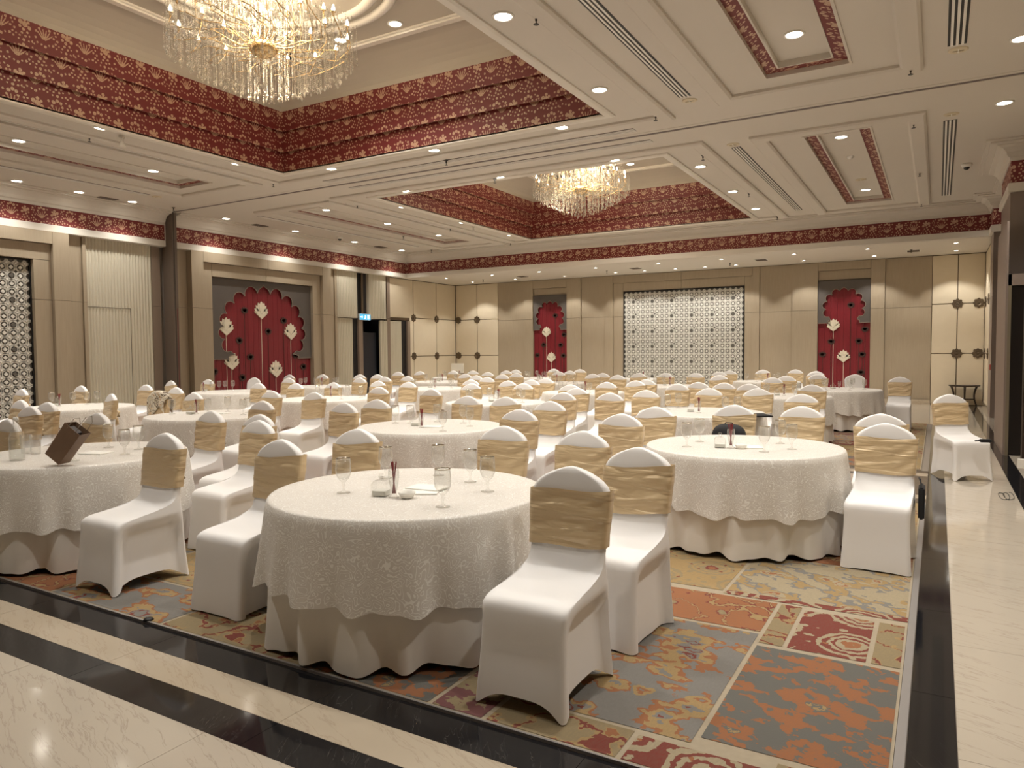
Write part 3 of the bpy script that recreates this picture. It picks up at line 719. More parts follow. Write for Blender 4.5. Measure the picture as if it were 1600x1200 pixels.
for ci, (x0, x1, y0, y1) in enumerate(COFFERS):
    cx, cy2 = (x0 + x1) / 2, (y0 + y1) / 2
    for sx in (-1, 1):
        for sy in (-1, 1):
            downlight(cx + sx * .52, cy2 + sy * 1.93, ZCC, 'downlight %s %s of the chandelier inside the %s coffer' % ('far' if sy > 0 else 'near', 'left' if sx < 0 else 'right', ('near', 'far')[ci]), 'coffer downlights')

# ------------------------------------------------------------------ chandeliers
def chandelier_parts(root):
    rnd = random.Random(11)
    zt = ZCC - 4.60          # local top above the lowest crystal
    bm = BM(); tube(bm, [(0, 0, zt), (0, 0, .75)], .018, 8); lathe(bm, [(.0, zt), (.12, zt - .01), (.14, zt - .05), (.05, zt - .09), (.02, zt - .12)], 16)
    obj('stem', bm, GOLD, root, True)
    bm = BM(); lathe(bm, [(.02, .80), (.10, .78), (.17, .72), (.17, .68), (.12, .63), (.05, .60), (.0, .585)], 20, cap=False); obj('hub', bm, GOLD, root, True)
    bulbm = BM(); lathe(bulbm, [(0, .0), (.017, .012), (.021, .03), (.014, .055), (.003, .085), (0, .088)], 8, cap=False); BME = mesh(bulbm, 'bulb', BULB, True)
    cupm = BM(); lathe(cupm, [(0, -.05), (.012, -.045), (.014, 0), (.03, .0), (.032, .006), (.0, .008)], 8, cap=False); CME = mesh(cupm, 'candle_cup', GOLD, True)
    for tier, (n, R0, zb, ze, ph) in enumerate(((16, 1.06, .70, .98, 0), (12, .78, .76, 1.16, .2), (8, .46, .8, 1.34, .35))):
        for i in range(n):
            a = 2 * PI * i / n + ph; bm = BM()
            ctrl = [(.12, zb), (R0 * .35, zb - .04), (R0 * .62, zb + .02), (R0 * .85, zb - .02), (R0 * 1.0, zb + .08), (R0 * .98, ze - .05)]
            pts = []
            for k in range(13):
                t = k / 12 * 5; j = min(4, int(t)); u = t - j; s = u * u * (3 - 2 * u)
                r = ctrl[j][0] * (1 - s) + ctrl[j + 1][0] * s; z = ctrl[j][1] * (1 - s) + ctrl[j + 1][1] * s
                aa = a + .25 * math.sin(t * .9); pts.append((r * math.cos(aa), r * math.sin(aa), z))
            tube(bm, pts, .0065, 5); arm = obj('arm', bm, GOLD, root, True)
            for me, nm, dz in ((CME, 'candle_cup', .04), (BME, 'bulb', .045)):
                link(nm, me, arm, (pts[-1][0], pts[-1][1], pts[-1][2] + dz))
    # crystal strands and drops
    bm = BM()
    def octa(x, y, z, r, h):
        c = [bm.verts.new((x + r * math.cos(k * PI / 2), y + r * math.sin(k * PI / 2), z)) for k in range(4)]
        t, d = bm.verts.new((x, y, z + h)), bm.verts.new((x, y, z - h))
        for k in range(4): bm.faces.new((c[k], c[(k + 1) % 4], t)); bm.faces.new((c[(k + 1) % 4], c[k], d))
    for ringr, n in ((1.10, 76), (1.0, 66), (.89, 58), (.77, 48), (.64, 40), (.51, 32), (.38, 24), (.25, 16), (.12, 8)):
        for i in range(n):
            a = 2 * PI * (i + rnd.random() * .6) / n; r = ringr + rnd.uniform(-.04, .04)
            ztop = .98 + .25 * (1 - ringr) + rnd.uniform(-.05, .05)
            zbot = .04 + .50 * (max(0, ringr) / 1.1) ** 1.25 + rnd.uniform(0, .07)
            x, y = r * math.cos(a), r * math.sin(a)
            z = ztop
            while z > zbot + .03:
                octa(x, y, z, .0075, .0125); z -= .026
            octa(x, y, zbot, .020, .030)
            if rnd.random() < .35: octa(x + .02, y, zbot + .10, .014, .02)
    for i in range(900):
        a = rnd.uniform(0, 2 * PI); r = 1.10 * math.sqrt(rnd.random()); octa(r * math.cos(a), r * math.sin(a), rnd.uniform(.72, 1.42 - .25 * r), .014, .022)
    cr = obj('crystal_strands', bm, CRYSTAL, root); cr['kind'] = 'stuff'
c1 = empty('chandelier', (-7.27, 6.40, 4.60)); tag(c1, 'large gold and crystal chandelier in the near coffer', 'chandelier', 'crystal chandeliers'); chandelier_parts(c1)
c2 = dup(c1, (-7.30, 15.75, 4.60)); tag(c2, 'farther gold and crystal chandelier hanging in the far coffer', 'chandelier', 'crystal chandeliers')
for c in (c1, c2):
    pl = bpy.data.lights.new('chandelier_glow', 'POINT'); pl.energy = P_CHAND; pl.color = (1.0, .80, .55); pl.shadow_soft_size = .35
    lo = bpy.data.objects.new('glow', pl); COL.objects.link(lo); lo.parent = c; lo.location = (0, 0, 1.25)

# ------------------------------------------------------------------ slot diffusers, sprinklers, grilles, speakers, cameras
def slotvent(x0, x1, y0, y1, label, along='y', n=4, dark=BLACK):
    t = empty('slot_diffuser', ((x0 + x1) / 2, (y0 + y1) / 2, ZC)); tag(t, label, 'vent', 'linear ceiling diffusers')
    hx, hy = (x1 - x0) / 2, (y1 - y0) / 2
    bx('plenum', -hx, hx, -hy, hy, -.004, .0, dark, t)
    if along == 'y':
        s = 2 * hx / (n * 2 - 1)
        for k in range(n - 1): bx('vent_blade', -hx + (2 * k + 1) * s, -hx + (2 * k + 2) * s, -hy, hy, -.010, -.004, WHITE_PLASTIC, t)
    else:
        s = 2 * hy / (n * 2 - 1)
        for k in range(n - 1): bx('vent_blade', -hx, hx, -hy + (2 * k + 1) * s, -hy + (2 * k + 2) * s, -.010, -.004, WHITE_PLASTIC, t)
slotvent(-2.985, -2.825, 3.0, 9.50, 'black slotted air diffuser right of the near coffer')
slotvent(-2.985, -2.835, 12.29, 18.58, 'black slotted air diffuser right of the far coffer')
slotvent(.035, .215, 3.0, 9.46, 'short-looking black air diffuser cut off by the top right edge')
slotvent(.012, .188, 12.5, 18.55, 'black slotted air diffuser near the right wall beyond the slit')
slotvent(-11.46, -11.29, 3.0, 9.42, 'slotted air diffuser between near coffer and left ceiling panel', dark=SLIT)
slotvent(-11.46, -11.30, 12.3, 18.5, 'slotted air diffuser between far coffer and left ceiling panel', dark=SLIT)
slotvent(-14.34, -14.17, 3.0, 9.42, 'slotted air diffuser along the left wall before the slit', dark=SLIT)
slotvent(-14.34, -14.18, 12.3, 18.5, 'slotted air diffuser along the left wall beyond the slit', dark=SLIT)
slotvent(-10.30, -3.98, 10.43, 10.60, 'long diffuser crossing the ceiling just before the slit', 'x', dark=SLIT)
slotvent(-10.27, -3.96, 11.12, 11.28, 'long diffuser crossing the ceiling just beyond the slit', 'x', dark=SLIT)
bm = BM(); lathe(bm, [(.035, 0), (.035, -.006), (.012, -.010), (.012, -.045), (.006, -.05), (.006, -.075), (.028, -.078), (.028, -.082), (0, -.084)], 10, cap=False); SPR = mesh(bm, 'sprinkler', BRONZE)
SPR.materials[0] = simple('sprinkler_black', (.03, .025, .02), .4)
WORDS0 = ['first', 'second', 'third', 'fourth', 'fifth', 'sixth', 'seventh', 'eighth', 'ninth', 'tenth']
sidef = lambda q: (lambda X: 'left' if X < 560 else ('middle' if X < 1000 else 'right'))(project((q[0], q[1], ZC))[0])
SPR_XY = ([(-.33, 9.88), (-3.46, 9.95), (-3.46, 6.44), (-.36, 12.27), (-.35, 15.75), (-.38, 19.1), (-3.49, 12.43), (-3.49, 15.9), (-3.5, 19.1), (-7.36, 10.4), (-7.35, 11.98),
                            (-11.15, 9.98), (-11.11, 6.42), (-14.92, 10.47), (-11.21, 12.41), (-11.27, 16.07), (-13.19, 16.49), (-14.21, 19.2), (-11.25, 19.2)])
for i, (x, y) in enumerate(SPR_XY):
    px, py = project((x, y, ZC)); side = 'left' if px < 560 else ('middle' if px < 1000 else 'right')
    tag(link('sprinkler', SPR, None, (x, y, ZC - .02)), 'small dark ceiling sprinkler, %s from the left in the %s part' % (WORDS0[sum(1 for q in SPR_XY if project((q[0], q[1], ZC))[0] < px and sidef(q) == side)], side), 'sprinkler', 'ceiling sprinklers of the %s part' % side)
for x, y, nm in [(-5.24, 21.53, 'over the right end of the lattice'), (-.63, 21.24, 'near the right cream panels'), (-9.02, 21.38, 'over the left end of the lattice'), (-13.75, 21.57, 'near the left cream corner')]:
    tag(link('sprinkler', SPR, None, (x, y, ZA)), 'small dark sprinkler in the alcove ceiling ' + nm, 'sprinkler', 'alcove sprinklers')
SPKT = {0: 'beside the diffuser end right of the near coffer', 1: 'below the diffuser at the top right', 2: 'at the near end of the diffuser right of the far coffer', 3: 'at the near end of the right wall diffuser',
        4: 'inside the red-edged panel on the right', 5: 'among the right wall downlights', 6: 'at the end of the left coffer diffuser', 7: 'at the end of the left wall diffuser'}
bm = BM(); lathe(bm, [(0, -.012), (.055, -.012), (.085, -.010), (.10, -.004), (.10, 0)], 24, cap=False); SPKM = mesh(bm, 'round_diffuser', simple('ivory_plastic', (.66, .58, .42), .5), True)
for i, (x, y, z) in enumerate([(-2.9, 9.68, ZC), (.14, 9.63, ZC), (-2.91, 12.10, ZC), (.11, 12.2, ZC), (-1.40, 16.4, ZI), (.74, 15.51, ZC), (-11.37, 9.6, ZC), (-14.25, 9.62, ZC)]):
    t = empty('ceiling_speaker', (x, y, z)); tag(t, 'round ivory ceiling disc ' + SPKT[i], 'speaker', 'round ceiling discs')
    link('round_diffuser', SPKM, t); bx('cross_bar', -.006, .006, -.055, .055, -.016, -.011, WHITE_PLASTIC, t); bx('cross_bar', -.055, .055, -.006, .006, -.016, -.011, simple('ivory_dark', (.4, .34, .24), .5), t)
for x, y, lb in ((.39, 15.6, 'white dome camera near the right wall'), (-14.85, 15.68, 'white dome camera near the left wall')):
    t = empty('dome_camera', (x, y, ZC)); tag(t, lb, 'camera', 'dome cameras')
    bm = BM(); lathe(bm, [(.085, 0), (.085, -.03), (.07, -.06), (.055, -.065)], 18, cap=True); obj('housing', bm, WHITE_PLASTIC, t, True)
    bm = BM(); lathe(bm, [(.052, -.064), (.045, -.09), (.025, -.108), (0, -.112)], 14, cap=False); obj('dome', bm, BLACK, t, True)
t = empty('smoke_detector', (-1.40, 14.35, ZI)); tag(t, 'white smoke detector between lamps of the right ceiling panel', 'detector')
bm = BM(); lathe(bm, [(.06, 0), (.06, -.015), (.045, -.03), (.03, -.045), (0, -.047)], 14, cap=False); obj('housing', bm, WHITE_PLASTIC, t, True)
for i, (x, y, z, lb) in enumerate(((-15.35, 9.17, ZC, 'dark square air grille above the first fluted panel'), (-15.28, 17.9, ZC, 'dark square air grille near the far left corner'), (-15.3, 13.17, ZC, 'dark square air grille above the large crimson arch'),
                               (-.59, 21.5, ZA, 'flat air grille in the alcove ceiling over the right wood panels'), (-4.3, 21.2, ZA, 'flat air grille in the alcove ceiling beside the right end of lattice'),
                               (-8.01, 21.22, ZA, 'flat air grille in the alcove ceiling beside the left end of lattice'), (-12.07, 21.4, ZA, 'flat air grille in the alcove ceiling over the left small arch'))):
    t = empty('air_grille', (x, y, z)); tag(t, lb, 'vent', 'square air grilles')
    bx('grille_frame', -.16, .16, -.2, .2, -.008, 0, WHITE_PLASTIC if i > 2 else BRONZE, t); bx('grille_core', -.14, .14, -.18, .18, -.012, -.008, SLIT, t)
    for k in range(5): bx('vent_blade', -.14, .14, -.16 + k * .075, -.14 + k * .075, -.016, -.012, BRONZE, t)
for x, y, lb in ((-10.72, 6.69, 'small white spotlight head under the near coffer edge'), (-10.64, 16.24, 'small white spotlight head under the far coffer edge')):
    t = empty('spotlight_head', (x, y, ZC - .035)); tag(t, lb, 'spotlight', 'spotlight heads')
    bm = BM(); lathe(bm, [(.03, 0), (.03, -.02), (.012, -.03), (.02, -.05), (.05, -.13), (.046, -.13), (0, -.08)], 14, cap=False); obj('shade', bm, GLOSSPAINT, t, True)
    bm = BM(); lathe(bm, [(.045, 0), (.045, .012), (0, .012)], 14, cap=False); obj('mount', bm, GLOSSPAINT, t, True)

# ------------------------------------------------------------------ lattice screens
def lattice(name, nu, nv, cell, M, label, back, hu, hv, parent_loc):
    t = empty(name, parent_loc); tag(t, label, 'screen', 'jali lattice screens')
    WH = simple('lattice_white', (.66, .64, .58), .4, var=.05, vscale=5); DK = simple('lattice_back', (.13, .12, .105), .6)
    bm = BM(); prism(bm, [(-hu, -hv), (hu, -hv), (hu, hv), (-hu, hv)], .01, M); obj('backing_board', bm, DK, t)
    bm = BM()
    def quad(pts, w_): bm.faces.new([bm.verts.new(M(a, b_, w_)) for a, b_ in pts])
    ns = 16; ro, ri = cell * .56, cell * .37
    for i in range(nu + 1):
        for j in range(nv + 1):
            cu, cv = -hu + .02 + i * (2 * hu - .04) / nu, -hv + .02 + j * (2 * hv - .04) / nv
            for k in range(ns):
                a0, a1 = 2 * PI * k / ns, 2 * PI * (k + 1) / ns
                q = [(cu + r * math.cos(a), cv + r * math.sin(a)) for r, a in ((ri, a0), (ro, a0), (ro, a1), (ri, a1))]
                if any(abs(x) > hu - .004 or abs(y) > hv - .004 for x, y in q): continue
                vs = [bm.verts.new(M(x, y, .035)) for x, y in q]; vb = [bm.verts.new(M(x, y, .012)) for x, y in q]
                bm.faces.new(vs); bm.faces.new((vs[1], vb[1], vb[2], vs[2])); bm.faces.new((vs[0], vs[3], vb[3], vb[0]))
    bs = obj('lattice_rings', bm, WH, t); bs['kind'] = 'stuff'
    bm = BM(); bd = BM()
    for i in range(nu + 1):
        for j in range(nv + 1):
            cu, cv = -hu + .02 + i * (2 * hu - .04) / nu, -hv + .02 + j * (2 * hv - .04) / nv
            if i % 4 == 2 and j % 3 == 1:
                s = cell * .30
                if abs(cu) < hu - s and abs(cv) < hv - s: prism(bd, [(cu - s, cv), (cu, cv - s), (cu + s, cv), (cu, cv + s)], .045, M)
                continue
            s = cell * .25
            if abs(cu) < hu - s and abs(cv) < hv - s: prism(bm, [(cu - s, cv), (cu, cv - s), (cu + s, cv), (cu, cv + s)], .04, M)
            s = cell * .17; cu += cell / 2; cv += cell / 2
            if cu < hu - s and cv < hv - s: prism(bm, [(cu - s, cv), (cu, cv - s), (cu + s, cv), (cu, cv + s)], .04, M)
    o = obj('lattice_diamonds', bm, simple('lattice_bright', (.84, .82, .76), .35), t); o['kind'] = 'stuff'
    o = obj('dark_diamonds', bd, DK, t); o['kind'] = 'stuff'
    bm = BM()
    for a, b_, c, d in ((-hu, -hu + .025, -hv, hv), (hu - .025, hu, -hv, hv), (-hu, hu, hv - .025, hv), (-hu, hu, -hv, -hv + .025)): prism(bm, [(a, c), (b_, c), (b_, d), (a, d)], .06, M)
    obj('screen_frame', bm, BLACK, t)
lattice('lattice_screen', 24, 21, .163, lambda u, v, w_: (u, -w_, v), 'white jali lattice screen in the middle of the back wall', None, 1.965, 1.735, (-7.10, YB + .05, 1.74))
lattice('lattice_screen', 24, 21, .165, lambda u, v, w_: (w_, u, v), 'tall black and white jali lattice screen at the left edge', None, 1.99, 1.73, (XL - .05, 5.88, 1.735))

# ------------------------------------------------------------------ crimson arch panels with lotuses
def lotus_geo(bm, cu, cv, s, M, w0=.0, dark=False):
    def petal(ang, L, wd, base, w_):
        ca, sa = math.cos(ang), math.sin(ang); pts = []
        for t, k in ((0, .35), (.3, .9), (.55, 1), (.8, .62), (1, 0), (.8, -.62), (.55, -1), (.3, -.9), (0, -.35)):
            x = base[0] + ca * L * t - sa * wd * k; y = base[1] + sa * L * t + ca * wd * k; pts.append((cu + x * s, cv + y * s))
        prism(bm, pts, w_, lambda u, v, q: M(u, v, w0 + q))
    if dark:
        for a in (35, 62, 90, 118, 145): petal(math.radians(a), .42, .10, (0, -.12), .016)
        petal(math.radians(10), .34, .07, (0, -.12), .012); petal(math.radians(170), .34, .07, (0, -.12), .012)
        prism(bm, [(cu + s * x, cv + s * y) for x, y in ((-.30, -.12), (-.12, -.26), (.12, -.26), (.30, -.12))], .012, lambda u, v, q: M(u, v, w0 + q)); return
    for a, L in ((8, .50), (172, .50), (28, .54), (152, .54), (50, .58), (130, .58)): petal(math.radians(a), L * .92, .115, (0, -.12), .014)
    for a, L in ((70, .58), (110, .58)): petal(math.radians(a), L, .125, (0, -.12), .020)
    petal(PI / 2, .62, .14, (0, -.12), .028)
    petal(math.radians(25), .46, .09, (0, -.2), .032); petal(math.radians(155), .46, .09, (0, -.2), .032)
    prism(bm, [(cu + s * x, cv + s * y) for x, y in ((-.34, -.16), (-.16, -.30), (0, -.42), (.16, -.30), (.34, -.16), (0, -.2))], .034, lambda u, v, q: M(u, v, w0 + q))
def arch_panel(loc, M, hw, ztop, zsh, b_ax, zc, apex, nlobe, whites, darks, ws, ds, label, inv):
    """local: u across from the centre, v = height, w = out of the wall"""
    t = empty('arch_panel', loc); tag(t, label, 'wall panel', 'crimson arch panels')
    npl = max(6, round(hw * 2 / .17)); s = 2 * hw / npl
    for i in range(npl):
        bm = BM(); prism(bm, [(-hw + i * s + .002, 0), (-hw + (i + 1) * s - .002, 0), (-hw + (i + 1) * s - .002, ztop), (-hw + i * s + .002, ztop)], .02, M); obj('crimson_plank', bm, CRIMSON, t)
    a_ax = inv
    # multifoil arch outline, right side bottom to apex
    cusps = []
    a0 = math.radians(-32)
    for k in range(nlobe + 1):
        a = a0 + (PI / 2 - a0) * (k / (nlobe + .5)); cusps.append((a_ax * math.cos(a), zc + b_ax * math.sin(a)))
    right = [(a_ax * .88, zsh), (a_ax * .90, zsh + .05)]
    def arc(p, q, f, n=8):
        P0, Q = Vector(p), Vector(q); mid = (P0 + Q) / 2; d = Q - P0; nn = Vector((d.y, -d.x)); out = []
        for k in range(1, n): th = PI * k / n; out.append(tuple(mid - d / 2 * math.cos(th) + nn * f * math.sin(th)))
        return out + [q]
    right += arc(right[-1], (a_ax * .74, (zsh + cusps[0][1]) / 2), .10, 6)
    right += [cusps[0]]
    for p, q in zip(cusps, cusps[1:]): right += arc(p, q, .52)
    lastp = cusps[-1]
    right += [(lastp[0] * .86, lastp[1] + (apex - lastp[1]) * .34), (lastp[0] * .6, lastp[1] + (apex - lastp[1]) * .60), (lastp[0] * .22, lastp[1] + (apex - lastp[1]) * .80), (0, apex)]
    left = [(-x, y) for x, y in reversed(right[:-1])]
    poly = [(-hw, zsh), (-hw, ztop), (hw, ztop), (hw, zsh)] + right + left
    bm = BM(); prism(bm, poly, .03, lambda u, v, w_: M(u, v, .045 + w_)); obj('arch_board', bm, DARKGREY, t)
    # thin pale outline along the arch
    bm = BM(); ol = right + left; pts = [(hw, zsh)] + ol + [(-hw, zsh)]
    for p, q in zip(pts, pts[1:]):
        P0, Q = Vector(p), Vector(q); d = Q - P0
        if d.length < 1e-4: continue
        nn = Vector((d.y, -d.x)).normalized() * .008
        prism(bm, [tuple(P0 - nn), tuple(Q - nn), tuple(Q + nn), tuple(P0 + nn)], .006, lambda u, v, w_: M(u, v, .075 + w_))
    obj('arch_outline', bm, simple('outline_taupe', (.25, .20, .16), .5), t)
    for lst, dk, size, mt in ((whites, False, ws, LOTUS_W), (darks, True, ds, LOTUS_D)):
        for (u, v) in lst:
            if v < .3: continue
            bm = BM(); prism(bm, [(u - .006, 0), (u + .006, 0), (u + .006, v - size * .2), (u - .006, v - size * .2)], .007, lambda a, b_, c: M(a, b_, .022 + c)); obj('stem', bm, mt if not dk else LOTUS_D, t)
            bm = BM(); lotus_geo(bm, u, v, size, M, .024, dk); tag(obj('lotus', bm, mt, t), 'cream lotus' if not dk else 'dark lotus bud')
def wpix(pts, plane):
    return [plane(p) for p in pts]
cy_ = 13.75
whL = [onx(px, py, XL) for px, py in ((409, 486), (354, 511), (455, 519), (363, 565), (432, 577.5))]
dkL = [onx(px, py, XL) for px, py in ((383, 485), (444, 501), (420, 518), (375, 532), (392.5, 558), (462, 555), (475, 573), (336, 581), (380, 590), (450, 594))]
arch_panel((XL - .055, cy_, 0), lambda u, v, w_: (w_, u, v), 1.695, 3.46, 1.39, 1.02, 2.14, 3.37, 6, [(p.y - cy_, p.z) for p in whL], [(p.y - cy_, p.z) for p in dkL], .52, .34,
           'large crimson arch panel with five cream lotuses on the left wall', 1.33)
for cx, hw, W, D, lb in ((-11.805, .66, ((853.4, 519), (861, 558.6)), ((867, 493), (882, 523), (849, 538.8), (875.6, 539), (839, 555), (880, 555.6)), 'narrow crimson arch panel with two cream lotuses, left on the back wall'),
                         (-2.35, .685, ((1302, 508.5), (1317.7, 557)), ((1329.5, 476.5), (1352, 514), (1298.5, 533.5), (1341.7, 532.7), (1284, 553.7), (1347, 553.7), (1345, 581.5)), 'narrow crimson arch panel with two cream lotuses, right on the back wall')):
    wv = [ony(px, py, YB) for px, py in W]; dv = [ony(px, py, YB) for px, py in D]
    cl = lambda p: (max(-hw + .13, min(hw - .13, p.x - cx)), p.z)
    arch_panel((cx, YB + .055, 0), lambda u, v, w_: (u, -w_, v), hw, 3.49, 2.28, .48, 2.72, 3.30, 4, [cl(p) for p in wv], [cl(p) for p in dv], .40, .30, lb, .47)

# ------------------------------------------------------------------ tables
TABLES = [  # x, y, description, clutter level
    (-2.61, 3.28, 'the large front centre table', 3), (-5.87, 3.24, 'the table with the brown paper bag', 3),
    (-1.37, 6.08, 'the round table beside the right carpet edge', 3), (-4.64, 6.22, 'the crease-lined table behind the front table', 3),
    (-8.06, 6.10, 'the table behind the paper bag table', 2), (-11.20, 6.15, 'the table by the left lattice screen', 2),
    (-2.58, 9.14, 'the table with the black folder', 2), (-5.89, 9.57, 'the table three rows behind the front table', 2),
    (-9.02, 9.07, 'the table left of centre in the third row', 2), (-12.50, 10.0, 'the table before the partition post', 2),
    (-2.25, 12.85, 'the table just behind the black folder table', 1), (-5.80, 12.60, 'the fourth row table in front of the lattice', 1),
    (-9.44, 12.74, 'the fourth row table left of centre', 1), (-12.45, 12.40, 'the table below the large crimson arch', 1),
    (-1.66, 15.31, 'the far table at the right end', 1), (-5.09, 15.49, 'the fifth row table below the lattice', 1),
    (-8.10, 15.95, 'the fifth row table below the small left arch', 1), (-11.30, 15.60, 'the fifth row table near the dark doorway', 1),
    (-3.60, 18.45, 'the last row table right of the lattice', 1), (-6.95, 18.90, 'the last row table under the lattice', 1),
    (-9.95, 18.70, 'the last row table facing the small left arch', 1), (-12.60, 18.30, 'the last row table by the cream corner', 1)]
TR = .775
def cloth_mesh(seed, r_top, z_top, z_hem, r_hem, folds, amp, hem_var, name, mat, n=192):
    rnd = random.Random(seed); ph = [rnd.uniform(0, 2 * PI) for _ in range(6)]
    bm = BM(); uvl = bm.loops.layers.uv.new('UVMap')
    def fold(a):
        return (math.sin(folds * a + ph[0] + .7 * math.sin(2 * a + ph[1])) * .6 + math.sin((folds * 1.7) * 1.0 // 1 * a + ph[2]) * .3 + math.sin((folds // 2) * a + ph[3]) * .35)
    rings = []
    ctr = bm.verts.new((0, 0, z_top))
    prof = [(.25, 0), (.55, 0), (.85, 0), (.965, 0), (.99, -.002), (1.0, -.010)]
    for k, dz in prof: rings.append(([bm.verts.new((r_top * k * math.cos(2 * PI * i / n), r_top * k * math.sin(2 * PI * i / n), z_top + dz)) for i in range(n)], r_top * k))
    NS = 12
    for s in range(1, NS + 1):
        t = s / NS; ring = []
        for i in range(n):
            a = 2 * PI * i / n; fo = fold(a); sharp = max(-1, min(1, fo))
            hem = z_hem + hem_var * (math.sin(4 * a + ph[4]) * .6 + math.sin(7 * a + ph[5]) * .4) - .018 * sharp
            z = (z_top - .010) + (hem - z_top + .010) * t
            r = r_top + .004 + (r_hem - r_top) * t ** .8 + amp * sharp * t ** .9 * (.35 + .65 * t)
            ring.append(bm.verts.new((r * math.cos(a), r * math.sin(a), z)))
        rings.append((ring, r_top + (z_top - z_hem) * t))
    for i in range(n):
        f = bm.faces.new((ctr, rings[0][0][i], rings[0][0][(i + 1) % n]))
    for (ra, _), (rb, _) in zip(rings, rings[1:]):
        for i in range(n): bm.faces.new((ra[i], rb[i], rb[(i + 1) % n], ra[(i + 1) % n]))
    bm.normal_update()
    idx = {}
    for ring, R in rings:
        for i, v in enumerate(ring): idx[v] = (2 * PI * i / n, R)
    idx[ctr] = (0, 0)
    for f in bm.faces:
        for lp_ in f.loops:
            a, R = idx[lp_.vert]
            if R <= r_top: lp_[uvl].uv = (R * math.cos(a), R * math.sin(a))
            else: lp_[uvl].uv = (a if not (a == 0 and any(idx[l.vert][0] > 5 for l in f.loops)) else 2 * PI, R)
    for f in bm.faces:      # cylinder-style uv for the drop
        if all(idx[l.vert][1] >= r_top - 1e-6 for l in f.loops):
            for lp_ in f.loops:
                a, R = idx[lp_.vert]
                if a == 0 and any(idx[l.vert][0] > 5 for l in f.loops): a = 2 * PI
                lp_[uvl].uv = (a * r_top, R + 3)
    me = mesh(bm, name, mat, True); return me
OV = [cloth_mesh(20 + i, TR, .762, .335, TR + .05, 19, .030, .020, 'tablecloth', DAMASK) for i in range(4)]
UN = [cloth_mesh(40 + i, TR - .012, .745, .040, TR + .004, 17, .040, .006, 'underskirt', UNDER) for i in range(4)]
bm = BM(); lathe(bm, [(0, .715), (TR - .045, .715), (TR - .045, .742), (0, .742)], 48, cap=False); TOPM = mesh(bm, 'tabletop', DARKBROWN)
bm = BM(); lathe(bm, [(.30, .013), (.30, .03), (.04, .06), (.04, .70), (.2, .715)], 20); PEDM = mesh(bm, 'pedestal', BLACK)
for i, (x, y, desc, lv) in enumerate(TABLES):
    t = empty('banquet_table', (x, y, 0), random.Random(i).uniform(0, 6))
    tag(t, 'round banquet table: ' + desc.replace('the ', '', 1), 'table', 'round banquet tables')
    link('tabletop', TOPM, t); link('pedestal', PEDM, t); link('underskirt', UN[i % 4], t)
    c = link('tablecloth', OV[i % 4], None, (x, y, 0), random.Random(i + 50).uniform(0, 6))
    tag(c, 'ivory damask tablecloth draped over ' + desc, 'tablecloth', 'damask tablecloths')

